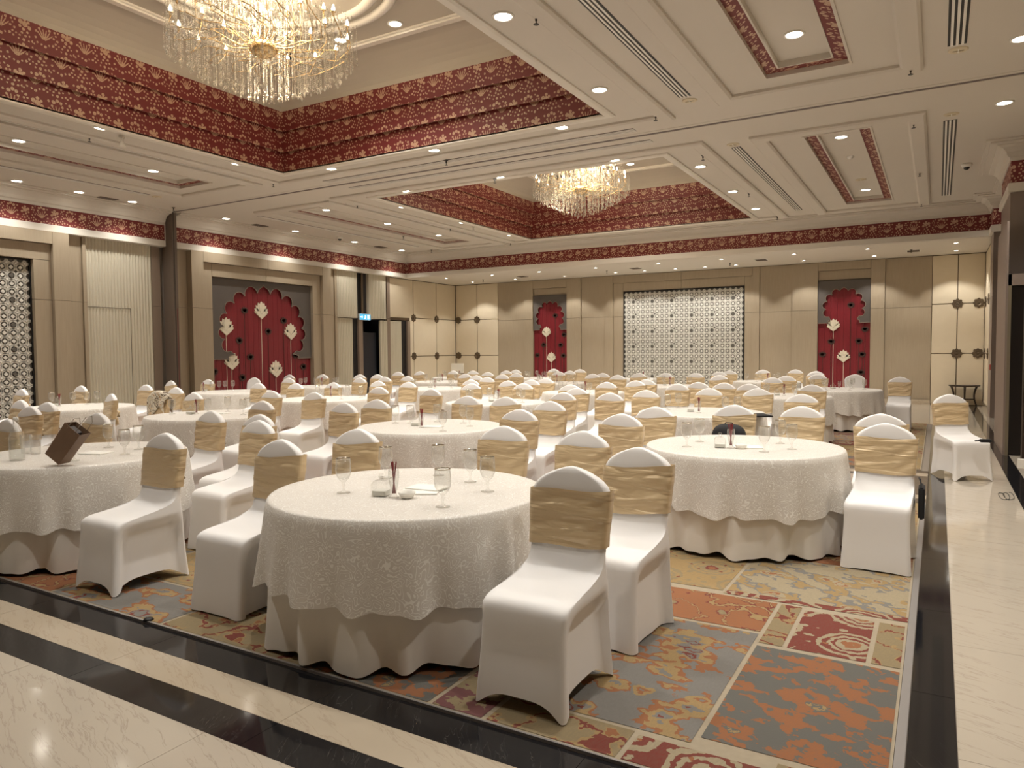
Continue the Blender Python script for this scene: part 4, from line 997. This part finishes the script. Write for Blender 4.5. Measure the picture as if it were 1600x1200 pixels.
# ------------------------------------------------------------------ chairs
def smooth(t): t = max(0, min(1, t)); return t * t * (3 - 2 * t)
def rrect(rx, ry, N):
    q = N // 4; nc = 6; nf = q - nc; out = []
    for side in range(4):
        for j in range(nf):
            t = (j + .5) / nf * 2 - 1
            p = {0: (1, t * (1 - ry)), 1: (-t * (1 - rx), 1), 2: (-1, -t * (1 - ry)), 3: (t * (1 - rx), -1)}[side]; out.append(p)
        for j in range(nc):
            a = PI / 2 * (side + (j + .5) / nc); cx = (1 - rx) * (1 if side in (0, 3) else -1); cy2 = (1 - ry) * (1 if side in (0, 1) else -1)
            out.append((cx + rx * math.cos(a), cy2 + ry * math.sin(a)))
    return out
def chair_cover(arched, seed):
    """one continuous stretch cover: floor hem -> seat -> back -> dome. Faces -Y, origin on the floor."""
    rnd = random.Random(seed); N = 72
    # (front y, front z, back y, back z, half width front, half width back)
    st = [(-.275, 0, .285, 0, .222, .215), (-.268, .08, .278, .08, .218, .211), (-.258, .16, .271, .16, .213, .207), (-.25, .24, .266, .24, .209, .204), (-.243, .32, .262, .32, .206, .202),
          (-.238, .375, .259, .385, .206, .202), (-.236, .41, .257, .43, .208, .202), (-.230, .435, .256, .46, .209, .201), (-.214, .452, .256, .485, .207, .200), (-.185, .460, .256, .50, .204, .199),
          (-.13, .464, .256, .515, .203, .198), (-.06, .467, .256, .53, .203, .197), (.01, .472, .256, .545, .202, .196), (.08, .482, .256, .56, .200, .195), (.135, .502, .257, .58, .198, .194),
          (.168, .535, .258, .60, .196, .193), (.186, .58, .260, .625, .195, .193), (.197, .64, .263, .665, .195, .194), (.207, .70, .267, .715, .197, .197), (.216, .76, .272, .77, .201, .201),
          (.224, .81, .278, .815, .205, .205), (.230, .845, .283, .85, .206, .206), (.234, .870, .287, .874, .201, .201), (.237, .893, .290, .896, .188, .188), (.240, .914, .292, .916, .167, .167),
          (.243, .932, .293, .934, .140, .140), (.246, .948, .293, .950, .108, .108), (.250, .962, .292, .963, .073, .073), (.256, .973, .289, .974, .038, .038), (.264, .979, .282, .979, .012, .012)]
    bm = BM(); rings = []
    for k, (yf, zf, yb, zb, wf, wb_) in enumerate(st):
        ring = []; ymid, hy = (yf + yb) / 2, (yb - yf) / 2
        rc = .030 if k < 8 else (.045 if k < 15 else .05); hxm = max(wf, wb_); rc = min(rc, hy * .97, hxm * .9); rcx, rcy = rc / hxm, rc / hy
        pts_ = rrect(rcx, rcy, N)
        for i in range(N):
            ux, uy = pts_[i]; a = math.atan2(uy, ux)
            ty = (uy + 1) / 2; x = ux * (wf * (1 - ty) + wb_ * ty); y = ymid + uy * hy; z = zf * (1 - ty) + zb * ty
            if k < 9:
                # recessed side cheeks under the seat rail, framed by an arch
                h = zf / .44
                if abs(ux) > .93:
                    d = abs(ty - .52) / .5; arch_ = smooth((1.0 - d) * 7.0 - .9) * smooth((.92 - h - max(0, (d - .5)) ** 2 * .9) * 14)
                    x -= math.copysign(.044 * arch_, x)
                if abs(uy) > .93:
                    d = abs(ux); y -= math.copysign(.012 * smooth((1 - d) * 3) * smooth((.8 - h) * 4) * (1 if arched else .4), uy)
                if arched or True:
                    am = .066 if arched else .010
                    lift = am * (smooth(1 - abs(ux) ** 2.2) if abs(uy) > .93 else (smooth(1 - abs(2 * ty - 1) ** 2.2) * (1.15 if abs(ux) > .93 else 0)))
                    if (abs(uy) > .93) or (abs(ux) > .93): z += lift * max(0, 1 - zf / .28)
                if not arched and k < 4: x *= 1 + .012 * math.sin(9 * a) * (1 - zf / .3)
            if k >= 20: z += -.0
            z = max(z, .004)
            # gentle seat crown
            if 8 <= k <= 13: z += .006 * (1 - ux * ux) * (1 - ty)
            ring.append(bm.verts.new((x, y, z)))
        rings.append(ring)
    for a, b_ in zip(rings, rings[1:]):
        for i in range(N): bm.faces.new((a[i], a[(i + 1) % N], b_[(i + 1) % N], b_[i]))
    bm.faces.new(rings[-1])
    return mesh(bm, 'stretch_cover', SPANDEX, True)
def sash_mesh(seed):
    rnd = random.Random(seed); N = 56; bm = BM(); rings = []; K = 16
    ph = [rnd.uniform(0, 6.3) for _ in range(5)]
    for k in range(K + 1):
        t = k / K; ring = []
        for i in range(N):
            a = 2 * PI * (i + .5) / N; ca, sa = math.cos(a), math.sin(a)
            ux = math.copysign(abs(ca) ** .42, ca); uy = math.copysign(abs(sa) ** .42, sa)
            z = .612 + .262 * t + (.014 * ux * math.cos(ph[0])) * (1 if 1 else 0)
            yb = .262 + (z - .62) * .105; yf = .192 + max(0, z - .60) * .155
            w_ = .196 + smooth((z - .64) / .2) * .011 - max(0, z - .865) * .9 * 0
            wr_ = .0035 * math.sin(15 * t + 4.2 * ux * math.cos(ph[2]) + ph[1] + 1.5 * math.sin(2.5 * ux + ph[2])) + .0028 * math.sin(31 * t - 6 * ux + ph[3]) * math.sin(3 * ux + ph[4])
            edge = smooth(min(t, 1 - t) * 10) * (.12 + .88 * smooth((abs(uy) - .5) * 2.5) * smooth((1.02 - abs(ux)) * 6))
            off = .0135 + 1.7 * wr_ * edge
            x = ux * (w_ + .007 + 1.2 * wr_ * edge); y = (yf + yb) / 2 + uy * ((yb - yf) / 2 + off)
            ring.append(bm.verts.new((x, y, z + .006 * math.sin(3 * ux + ph[4]))))
        rings.append(ring)
    for a, b_ in zip(rings, rings[1:]):
        for i in range(N): bm.faces.new((a[i], a[(i + 1) % N], b_[(i + 1) % N], b_[i]))
    return mesh(bm, 'sash', SASH, True)
def knot_mesh():
    bm = BM()
    for dx, rz in ((-.05, .5), (.05, -.5)):
        pts = [(dx * .2, .302, .70), (dx * 1.2, .315, .735), (dx * 2.1, .318, .72), (dx * 2.2, .315, .67), (dx * 1.2, .312, .665), (dx * .2, .302, .69)]
        tube(bm, pts, [.010, .018, .022, .022, .018, .010], 8)
    bmesh.ops.create_icosphere(bm, subdivisions=2, radius=.026, matrix=Matrix.Translation((0, .305, .695)))
    tube(bm, [(0, .306, .69), (-.04, .318, .60), (-.05, .315, .52)], [.012, .02, .026], 6); tube(bm, [(0, .306, .69), (.03, .32, .61), (.045, .315, .54)], [.012, .02, .024], 6)
    return mesh(bm, 'sash_bow', SASH, True)
COV = [chair_cover(True, 1), chair_cover(False, 2)]; SM = [sash_mesh(k) for k in range(4)]; KM = knot_mesh()
C_PX = [(34,609.4),(32,627),(47,637),(74,630.6),(12,658),(126.4,604),(174,617),(164,649.6),(258,680.4),(228,602.4),(267,595),(250,614),(275,606.6),(325,593),(319,616),(397,591),(404,598.6),(435,592.4),(452,586.4),(462,599),(422,612.4),(410,628.4),(483,615),(316,646),(408,650.4),(401,659.6),(468,693),(548,632),(504,586),(521,598),(556,586.4),(568,591),(588,586),(603,590),(591,596.4),(592,605),(622,582),(638,598),(656,581),(656,589.4),(686,607.6),(609,627),(598,678),(714,623.6),(708,580),(713,589.4),(727,585),(739,580),(753,582.4),(736,594.4),(737,600.6),(761,590.4),(793,579),(785,586),(794,596),(817,578),(815,584),(810,601),(790,622),(812,642),(779,670.4),(844,594.4),(865,576.4),(873,581.4),(888,579.4),(906,577),(915,584.4),(932,584.4),(903,593),(870,603),(901,606.4),(880,613.4),(850,629),(965,587),(998,584),(1040,584),(948,593.4),(948,598.4),(976,595.4),(953,614),(1018,610),(1059,601),(1024,638),(976,649.4),(894,679),(893,734.4),(998,703.6),(1087,584),(1124,581),(1140,579),(1124,587.4),(1091,598.4),(1108,608),(1154,599.4),(1192,578),(1243,577.6),(1264,581.4),(1275,580),(1278,586),(1207,591),(1230,588.4),(1212,598),(1184,608.4),(1268,602.4),(1253,616),(1253,637.4),(1147,636),(1336,586),(1400,590),(1484,616.4),(1372,649.4),(1372,664.4)]
NOSASH = {(397, 591), (1336, 586)}
ROT = {(1484, 616.4): math.radians(28), (998, 703.6): math.radians(-4), (174, 617): math.radians(-14), (267, 595): math.radians(-8), (604, 590): .1, (1184, 608.4): math.radians(6), (893, 734.4): 0.0, (258, 680.4): 0.0, (468, 693): 0.0}
pos = []
for i, c in enumerate(C_PX):
    rr = random.Random(i * 7 + 1); rz = ROT.get(c, rr.uniform(-.06, .06))
    p = onz(c[0], c[1], .975); ox, oy = -math.sin(rz) * .265, math.cos(rz) * .265
    pos.append([p.x - ox, p.y - oy, rz])
HX, Y0, Y1 = .222, -.28, .292
for it in range(60):
    for p in pos:
        for tx, ty, _, _ in TABLES:
            qx = max(p[0] - HX, min(tx, p[0] + HX)); qy = max(p[1] + Y0, min(ty, p[1] + Y1)); dx, dy = qx - tx, qy - ty; d = math.hypot(dx, dy); need = TR + .035
            if d < need:
                if d < 1e-3: dx, dy, d = p[0] - tx, p[1] - ty, math.hypot(p[0] - tx, p[1] - ty)
                p[0] += dx / d * (need - d) * .5; p[1] += dy / d * (need - d) * .5
    for i in range(len(pos)):
        for j in range(i + 1, len(pos)):
            a, b_ = pos[i], pos[j]; dx, dy = b_[0] - a[0], b_[1] - a[1]; ox, oy = 2 * HX + .01 - abs(dx), (Y1 - Y0) + .01 - abs(dy)
            if ox > 0 and oy > 0:
                if oy < ox * 1.6: s = math.copysign(oy / 2 * .6, dy); a[1] -= s; b_[1] += s
                else: s = math.copysign(ox / 2 * .6, dx); a[0] -= s; b_[0] += s
    for p in pos:
        p[1] = min(p[1], YB - .42); p[0] = max(p[0], XL + .55)
protos = {}
for ck in range(2):
    for sk in range(4): protos[(ck, sk)] = None
near = {}
for i, p in enumerate(pos):
    ti = min(range(len(TABLES)), key=lambda k: math.hypot(TABLES[k][0] - p[0], TABLES[k][1] - .15 - p[1])); near.setdefault(ti, []).append(i)
WORDS = ['first', 'second', 'third', 'fourth', 'fifth', 'sixth', 'seventh', 'eighth', 'ninth', 'tenth', 'eleventh', 'twelfth']
label_of = {}
for ti, lst in near.items():
    lst.sort(key=lambda i: project((pos[i][0], pos[i][1], .95))[0])
    n = len(lst)
    for k, i in enumerate(lst):
        place = 'leftmost' if k == 0 else ('rightmost' if k == n - 1 else WORDS[k] + ' from left')
        label_of[i] = (place, TABLES[ti][2])
SPECIAL = {(250, 614): 'white covered chair with a beige scarf over its back, ', (1484, 616.4): 'lone white covered chair turned aside on the marble by the right doorway',
           (1147, 636): 'white covered chair holding a black backpack', (1372, 664.4): 'near white covered chair at the right carpet edge, straight skirt, crumpled gold sash',
           (893, 734.4): 'largest front chair, white stretch cover with arched hem and gold sash', (258, 680.4): 'white stretch covered chair with arched hem right of the paper bag table',
           (468, 693): 'white covered chair with straight skirt against the front table left side'}
chair_pos = {}
for i, (c, p) in enumerate(zip(C_PX, pos)):
    ck = 1 if c in ((998, 703.6), (1372, 664.4), (468, 693), (401, 659.6), (1372, 649.4)) or (i % 5 == 3 and c not in ((893, 734.4), (258, 680.4), (1484, 616.4))) else 0
    t = empty('banquet_chair', (p[0], p[1], .013 if (2.3 < p[1] < 8.5 or 10.2 < p[1] < 17.2) and p[0] < .1 else 0.0), p[2])
    link('stretch_cover', COV[ck], t)
    if c not in NOSASH:
        link('sash', SM[(i * 5) % 4], t); link('sash_bow', KM, t)
    pl_, td = label_of[i]
    if c in SPECIAL and not SPECIAL[c].endswith(', '): lb = SPECIAL[c]
    elif c in NOSASH: lb = 'white covered chair without a sash at ' + td
    else: lb = ('scarf-draped chair, ' if c in SPECIAL else ('' if 1 else '')) + '%s gold-sashed white chair at %s' % (pl_, td)
    tag(t, lb, 'chair', 'covered banquet chairs'); chair_pos[c] = t

# ------------------------------------------------------------------ tableware
ZT = .7635
def goblet(n=20):
    bm = BM()
    lathe(bm, [(0, .0), (.034, .0), (.034, .003), (.012, .008), (.006, .016), (.005, .030), (.009, .040), (.006, .050), (.012, .058), (.028, .074), (.037, .095), (.040, .118), (.038, .150), (.036, .176),
               (.0345, .176), (.0365, .150), (.0385, .118), (.0355, .096), (.026, .077), (.0, .066)], n, cap=False)
    return mesh(bm, 'goblet_bowl', GLASS, True)
GB, GBL = goblet(24), goblet(12)
bm = BM(); lathe(bm, [(.0342, .173), (.0368, .173), (.0368, .179), (.0342, .179), (.0342, .173)], 24, cap=False); RIM = mesh(bm, 'metal_rim', SILVER, True)
def put_goblet(x, y, label, rim=True):
    t = empty('water_goblet', (x, y, ZT), random.uniform(0, 6)); tag(t, label, 'glass', 'stemmed water goblets')
    t.scale = (1.1, 1.1, 1.1); link('goblet_bowl', GB if rim else GBL, t)
    if rim: link('metal_rim', RIM, t)
# decanter, pencil glass, bowl, notepad
bm = BM()
box(bm, -.043, .043, -.043, .043, 0, .052)
top = [f for f in bm.faces if all(abs(v.co.z - .052) < 1e-6 for v in f.verts)][0]
r = bmesh.ops.inset_region(bm, faces=[top], thickness=.012); bmesh.ops.translate(bm, verts=top.verts, vec=(0, 0, .014))
bmesh.ops.inset_region(bm, faces=[top], thickness=.016); bmesh.ops.translate(bm, verts=top.verts, vec=(0, 0, .018))
lathe(bm, [(.012, .084), (.011, .098), (.015, .100), (.015, .104), (0, .104)], 12, cap=False)
DEC = mesh(bm, 'decanter_body', GLASS)
bm = BM(); lathe(bm, [(.006, .100), (.013, .108), (.012, .118), (0, .122)], 10, cap=False); STOP = mesh(bm, 'stopper', GLASS, True)
bm = BM(); box(bm, -.038, .038, -.038, .038, .004, .030); DECW = mesh(bm, 'sweets', simple('pale_sweets', (.75, .74, .68), .5))
bm = BM(); lathe(bm, [(0, 0), (.030, 0), (.030, .004), (.014, .012), (.016, .03), (.024, .075), (.030, .115), (.0285, .15), (.027, .15), (.0285, .115), (.0225, .075), (.013, .03), (0, .02)], 16, cap=False); VAS = mesh(bm, 'pencil_glass_body', GLASS, True)
bm = BM(); tube(bm, [(0, 0, 0), (0, 0, .165), (0, 0, .175)], [.0038, .0038, .001], 6); PEN = mesh(bm, 'pencil', RED_PENCIL)
bm = BM(); lathe(bm, [(0, .0), (.028, .0), (.034, .004), (.045, .022), (.048, .034), (.045, .034), (.041, .022), (.030, .008), (0, .006)], 20, cap=False); BOW = mesh(bm, 'candy_bowl', PAPER, True)
bm = BM(); box(bm, -.075, .075, -.105, .105, 0, .006); PAD = mesh(bm, 'notepad', PAPER)
def pencils(x, y, desc, seed):
    rnd = random.Random(seed); t = empty('pencil_glass', (x, y, ZT)); tag(t, 'flared glass of red pencils on ' + desc, 'pencil holder', 'glasses of red pencils')
    link('glass_body', VAS, t)
    for k in range(5):
        a = 2 * PI * k / 5 + seed; tl = .10 + rnd.uniform(0, .06); o = link('pencil', PEN, t, (-.008 * math.cos(a), -.008 * math.sin(a), .022)); o.rotation_euler = (-tl * math.sin(a), tl * math.cos(a), 0)
def decanter(x, y, desc):
    t = empty('square_decanter', (x, y, ZT), .3); tag(t, 'small square glass jar on ' + desc, 'jar', 'square glass jars'); link('decanter_body', DEC, t); link('stopper', STOP, t); link('sweets', DECW, t)
GP_ = {0: [(537, 770), (603, 747), (685, 743), (735, 753), (762, 768), (692, 792)], 1: [(116, 720), (170, 699), (195, 710), (217, 702)],
       2: [(1073, 698), (1093, 690), (1194, 706), (1219, 693), (1237, 702)], 3: [(618, 661), (641, 661), (683, 659), (692, 673.6), (724, 661), (734, 666)],
       4: [(269, 647), (325, 647), (356, 643), (380, 648), (387, 645)], 5: [(61, 632), (114, 632), (136, 632), (159, 629)], 8: [(484, 615), (533, 624), (543, 619), (564, 621)],
       9: [(295, 609), (334, 609), (341, 609), (364, 608)], 6: [(1043, 640), (1060, 637.5), (1133, 645), (1152, 645)]}
PEN_ = {0: (615.6, 777), 2: (1142, 700), 3: (659, 668), 4: (307, 647), 5: (93, 635), 6: (1092, 645), 8: (517, 620), 9: (318, 612)}
DEC_ = {0: (596, 774), 2: (1125, 699), 3: (650, 665), 4: (298, 647), 6: (1079, 643), 5: (88, 634), 9: (309, 611)}
BWL_ = {0: (636, 778), 2: (1158, 701)}; PAD_ = {0: [(656, 769, .5), (668, 764, .1)], 2: [(1168, 699, .4)], 3: [(676, 667, .3)], 4: [(345, 646, .2)], 1: [(150, 708, .3)]}
for i, (x, y, desc, lv) in enumerate(TABLES):
    rnd = random.Random(100 + i)
    def keep(pt):
        dx, dy = pt[0] - x, pt[1] - y; d = math.hypot(dx, dy)
        if d > TR - .12: return x + dx / d * (TR - .12), y + dy / d * (TR - .12)
        return pt[0], pt[1]
    if i in GP_: gl = [keep(onz(a, b_, ZT)) for a, b_ in GP_[i]]
    else: gl = [(x + .46 * math.cos(a), y + .46 * math.sin(a)) for a in [2 * PI * (k + .25 * rnd.random()) / 6 for k in range(6)]]
    for a_ in range(3):
        for u in range(len(gl)):
            for v in range(u + 1, len(gl)):
                d = math.hypot(gl[u][0] - gl[v][0], gl[u][1] - gl[v][1])
                if d < .10: gl[v] = (gl[v][0] + .06, gl[v][1] + .04)
    gl.sort(key=lambda q: project((q[0], q[1], ZT))[0])
    for k, q in enumerate(gl): put_goblet(q[0], q[1], '%s goblet from left on %s' % (WORDS[k], desc), lv >= 2)
    q = keep(onz(*PEN_[i], ZT)) if i in PEN_ else ((x + .02, y + .05) if i != 1 else None)
    if q: pencils(q[0], q[1], desc, i)
    if i in DEC_: q = keep(onz(*DEC_[i], ZT)); decanter(q[0], q[1], desc)
    elif i not in (1, 3): decanter(x - .09, y + .03, desc)
    if i in BWL_: q = keep(onz(*BWL_[i], ZT)); tag(link('candy_bowl', BOW, None, (q[0], q[1], ZT)), 'small white bowl on ' + desc, 'bowl', 'small white bowls')
    for k, (a, b_, rz) in enumerate(PAD_.get(i, [])):
        q = onz(a, b_, ZT); tag(link('notepad', PAD, None, (q.x, q.y, ZT + .0065 * k), rz + PI / 2), ('white notepad on ' if k == 0 else 'upper white notepad lying crosswise on ') + desc, 'notepad', 'notepads')
# paper bag, bottle, tumblers on table 1
T1D = 'the table with the brown paper bag'
q = onz(90, 727, ZT); t = empty('paper_bag', (q.x, q.y, ZT), math.radians(20)); tag(t, 'brown paper carrier bag lying on its side on the left front table', 'bag')
bm = BM()
for u0, u1, hz0, hz1 in ((0, 1, .05, .05),):
    pts0 = [(-.10, -.055, 0), (.10, -.055, 0), (.10, .055, 0), (-.10, .055, 0)]
a = [bm.verts.new(p) for p in ((-.075, -.05, 0), (.075, -.05, 0), (.075, .05, 0), (-.075, .05, 0))]
mid = [bm.verts.new(p) for p in ((-.078, -.052, .10), (.078, -.046, .11), (.078, .046, .10), (-.078, .052, .11))]
tp = [bm.verts.new(p) for p in ((-.082, -.055, .21), (.082, -.050, .205), (.082, .050, .21), (-.082, .055, .205))]
for A, B in ((a, mid), (mid, tp)):
    for k in range(4): bm.faces.new((A[k], A[(k + 1) % 4], B[(k + 1) % 4], B[k]))
bm.faces.new(a); ob = obj('bag_body', bm, KRAFT, t)
mod = ob.modifiers.new('thickness', 'SOLIDIFY'); mod.thickness = .003
for sy in (-1, 1):
    bm = BM(); tube(bm, [(-.04, sy * .052, .19), (-.035, sy * .055, .26), (0, sy * .058, .285), (.035, sy * .055, .26), (.04, sy * .052, .19)], .0022, 5); obj('bag_handle', bm, simple('handle_grey', (.30, .25, .2), .6), t)
bm = BM(); box(bm, -.06, .03, -.03, .03, .02, .19); obj('wrapped_contents', bm, simple('contents_dark', (.06, .05, .05), .6), t)
t.rotation_euler = (0, math.radians(38), math.radians(24)); t.scale = (.85, 1.1, 1.3); t.location.z = ZT + .052
def lathe_thing(name, prof, mat, px, py, z, label, cat, n=20):
    q = onz(px, py, z); bm = BM(); lathe(bm, prof, n, cap=False); o = obj(name, bm, mat, None, True, (q.x, q.y, z)); return tag(o, label, cat)
q = onz(27, 719, ZT); t = empty('swing_top_bottle', (q.x, q.y, ZT)); t.scale = (1.35, 1.35, 1.42); tag(t, 'clear swing-top water bottle at the left edge', 'bottle')
bm = BM(); lathe(bm, [(0, 0), (.036, 0), (.038, .006), (.038, .115), (.033, .140), (.018, .165), (.014, .20), (.017, .205), (.017, .212), (.012, .212), (.012, .2), (.015, .166), (.031, .138), (.035, .113), (.035, .008), (0, .006)], 24, cap=False); obj('bottle_body', bm, GLASS, t, True)
bm = BM(); lathe(bm, [(0, .007), (.034, .008), (.034, .108), (0, .108)], 20, cap=False); obj('water', bm, m_glass('still_water', (.96, .98, .98), .3, .03), t, True)
bm = BM(); lathe(bm, [(.011, .208), (.014, .216), (.012, .226), (0, .228)], 12, cap=False); obj('stopper', bm, WHITE_PLASTIC, t, True)
bm = BM(); tube(bm, [(.018, 0, .19), (.024, 0, .205), (.012, 0, .226), (-.012, 0, .226), (-.024, 0, .205), (-.018, 0, .19)], .0015, 5); obj('wire_bail', bm, SILVER, t)
TUM = [(0, 0), (.034, 0), (.041, .15), (.039, .15), (.032, .008), (0, .007)]
lathe_thing('tumbler', TUM, GLASS, 56, 709, ZT, 'straight glass tumbler right of the swing-top bottle', 'glass')
lathe_thing('tumbler', TUM, GLASS, 41, 708, ZT, 'straight glass tumbler just behind the swing-top bottle', 'glass')
# black folder on table 6
bm = BM(); box(bm, -.13, .13, -.17, .17, 0, .018); bmesh.ops.bevel(bm, geom=bm.edges[:], offset=.004, segments=2, affect='EDGES')
q = onz(1183, 650, ZT); fo = obj('black_folder', bm, BLACKCLOTH, None, False, (q.x, q.y, ZT), .5); tag(fo, 'black folder at the right rim of a third row table', 'folder')
# backpack on chair
ch = chair_pos[(1147, 636)]
t = empty('backpack', (ch.location.x + .01, ch.location.y - .02, .480 + ch.location.z)); tag(t, 'black backpack sitting on a chair behind the right carpet-edge table', 'backpack')
bm = BM(); bmesh.ops.create_icosphere(bm, subdivisions=3, radius=1)
for v in bm.verts:
    x, y, z = v.co; v.co = (math.copysign(abs(x) ** .7, x) * .165, math.copysign(abs(y) ** .75, y) * .095, math.copysign(abs(z) ** .7, z) * .165 + .17)
obj('bag_body', bm, BLACKCLOTH, t, True)
bm = BM(); bmesh.ops.create_icosphere(bm, subdivisions=2, radius=1)
for v in bm.verts: x, y, z = v.co; v.co = (x * .11, y * .04 - .09, z * .08 + .11)
obj('front_pocket', bm, BLACKCLOTH, t, True)
bm = BM(); tube(bm, [(-.04, 0, .325), (-.03, 0, .345), (.03, 0, .345), (.04, 0, .325)], .006, 6); obj('carry_loop', bm, BLACKCLOTH, t)
for sx in (-1, 1):
    bm = BM(); tube(bm, [(sx * .07, .08, .30), (sx * .13, .10, .22), (sx * .12, .10, .06)], .010, 6); obj('strap', bm, BLACKCLOTH, t)
# scarf on chair
ch = chair_pos[(250, 614)]
bm = BM(); nu, nv = 26, 18; g = []
for i in range(nu + 1):
    u = i / nu; row = []
    for j in range(nv + 1):
        v = j / nv; x = (v - .5) * .40 + .02 * math.sin(9 * u + 3 * v)
        s = (u - .5) * 2
        dome = .985 - .10 * abs((v - .5) * 2) ** 2.5
        if abs(s) < .18: y = .262 + s / .18 * .047; z = dome + .016 * (1 - (s / .18) ** 2)
        else:
            d = (abs(s) - .18) / .82; L = (.30 + .10 * math.sin(5 * v + 1)) if s < 0 else .26
            y = .262 + math.copysign(.047 + .012 + .012 * math.sin(13 * v + 4 * d), s) - (.03 * d if s < 0 else -.02 * d); z = dome - d * L
        row.append(bm.verts.new((x, y, z)))
    g.append(row)
for i in range(nu):
    for j in range(nv): bm.faces.new((g[i][j], g[i + 1][j], g[i + 1][j + 1], g[i][j + 1]))
b = NB('printed_scarf'); nz = b.noise(b.coord(), 9, 2, .6, 1.0)
b.set(**{'Base Color': b.ramp(nz, [(0, (.62, .55, .42)), (.45, (.10, .06, .035)), (.50, (.70, .64, .52)), (.60, (.42, .27, .14)), (.66, (.72, .68, .58))], 'CONSTANT'), 'Roughness': .8})
sf = obj('scarf', bm, b.m, None, True, ch.location, ch.rotation_euler.z); sf.modifiers.new('thickness', 'SOLIDIFY').thickness = .004
tag(sf, 'beige and brown patterned scarf draped over a chair back, left side', 'scarf')
# pouch on the lone chair, bag hung on right chair, cable loops
ch = chair_pos[(1484, 616.4)]
q = onz(1543, 691, .475); t = empty('belt_pouch', (q.x - .02, q.y, .474), .2); tag(t, 'black belt pouch on the seat of the lone chair at right', 'pouch')
bx('pouch_body', -.06, .06, -.04, .04, 0, .035, BLACKCLOTH, t, .01); bm = BM(); tube(bm, [(-.05, 0, .02), (-.07, .02, .012), (-.09, .04, .008), (-.06, .06, .008)], .008, 6); obj('strap', bm, BLACKCLOTH, t)
ch = chair_pos[(1372, 664.4)]
Yb = ch.location.y + .10; pa, pb = ony(1418, 806, Yb), ony(1418, 757, Yb)
t = empty('shoulder_bag', (ch.location.x + .245, Yb, pa.z)); tag(t, 'black shoulder bag hanging at the right side of the carpet-edge chair', 'bag'); hh = pb.z - pa.z
bx('bag_body', -.010, .030, -.10, .10, 0, hh, BLACKCLOTH, t, .010)
bm = BM(); tube(bm, [(.01, -.08, hh - .01), (.0, -.03, hh + .05), (-.008, .03, hh + .05), (.01, .08, hh - .01)], .005, 6); obj('strap', bm, BLACKCLOTH, t)
bm = BM(); pts = []
for k in range(60):
    a = 2 * PI * k / 26; q0 = onz(1572 + (k - 30) * .28, 776, 0); pts.append((q0.x + .035 * math.cos(a), q0.y + .22 * math.sin(a), .006 + .004 * math.sin(k * .7)))
tube(bm, pts, .003, 5); q = ony(1596, 725, 9.6); tag(bx('wall_socket', q.x - .03, q.x + .05, 9.6, 9.66, q.z - .05, q.z + .05, WHITE_PLASTIC), 'small white floor socket box at the right edge', 'socket')
tag(obj('cable_loop', bm, BLACK), 'thin looped black cable on the marble floor at right', 'cable')
bm = BM(); q = onz(232, 972, 0); lathe(bm, [(0, .012), (.022, .012), (.03, 0), (0, 0)], 12, cap=False); tag(obj('floor_puck', bm, BLACK, None, True, (q.x, q.y, .013)), 'small black puck lying on the front edge of the carpet', 'floor puck')
# console table in the far right corner
t = empty('console_table', (.62, 22.52, 0)); tag(t, 'dark half-round console table in the far right corner', 'table')
bm = BM(); n = 20; prism(bm, [(.36 * math.cos(PI + PI * k / n), .28 + .50 * math.sin(PI + PI * k / n)) for k in range(n + 1)], .035, lambda u, v, w_: (u, v, .52 + w_)); obj('tabletop', bm, DARKBROWN, t)
for x, y, dx in ((-.30, .20, .06), (.28, .20, -.06), (0, -.14, 0)):
    bm = BM(); pp = []
    for k in range(9):
        s = k / 8; pp.append((x + dx * math.sin(PI * s), y + (.0 if dx else .10 * math.sin(PI * s)), .52 * (1 - s) + .003))
    tube(bm, pp, [.030 - .012 * (k / 8) for k in range(9)], 6); obj('leg', bm, DARKBROWN, t)
bx('stretcher', -.26, .24, .185, .215, .16, .19, DARKBROWN, t)
# white display stand near the far left corner
t = empty('display_board', (-15.38, 22.3, 0)); tag(t, 'small white board standing on easel before the cream corner panels', 'board')
bx('board', -.27, .27, -.02, .02, .74, 1.10, PAPER, t); bx('board_frame', -.29, .29, -.015, .025, .72, .745, BRONZE, t)
for x in (-.22, .22):
    bm = BM(); tube(bm, [(x, .03, 0), (x * .8, .03, .95)], .012, 6); obj('leg', bm, BRONZE, t)
# small red fire call point on right pilaster
cp = bx('call_point', .985, 1.0, 19.08, 19.18, 1.05, 1.17, simple('signal_red', (.6, .05, .03), .4)); tag(cp, 'small red fire call point on the right pilaster', 'call point')
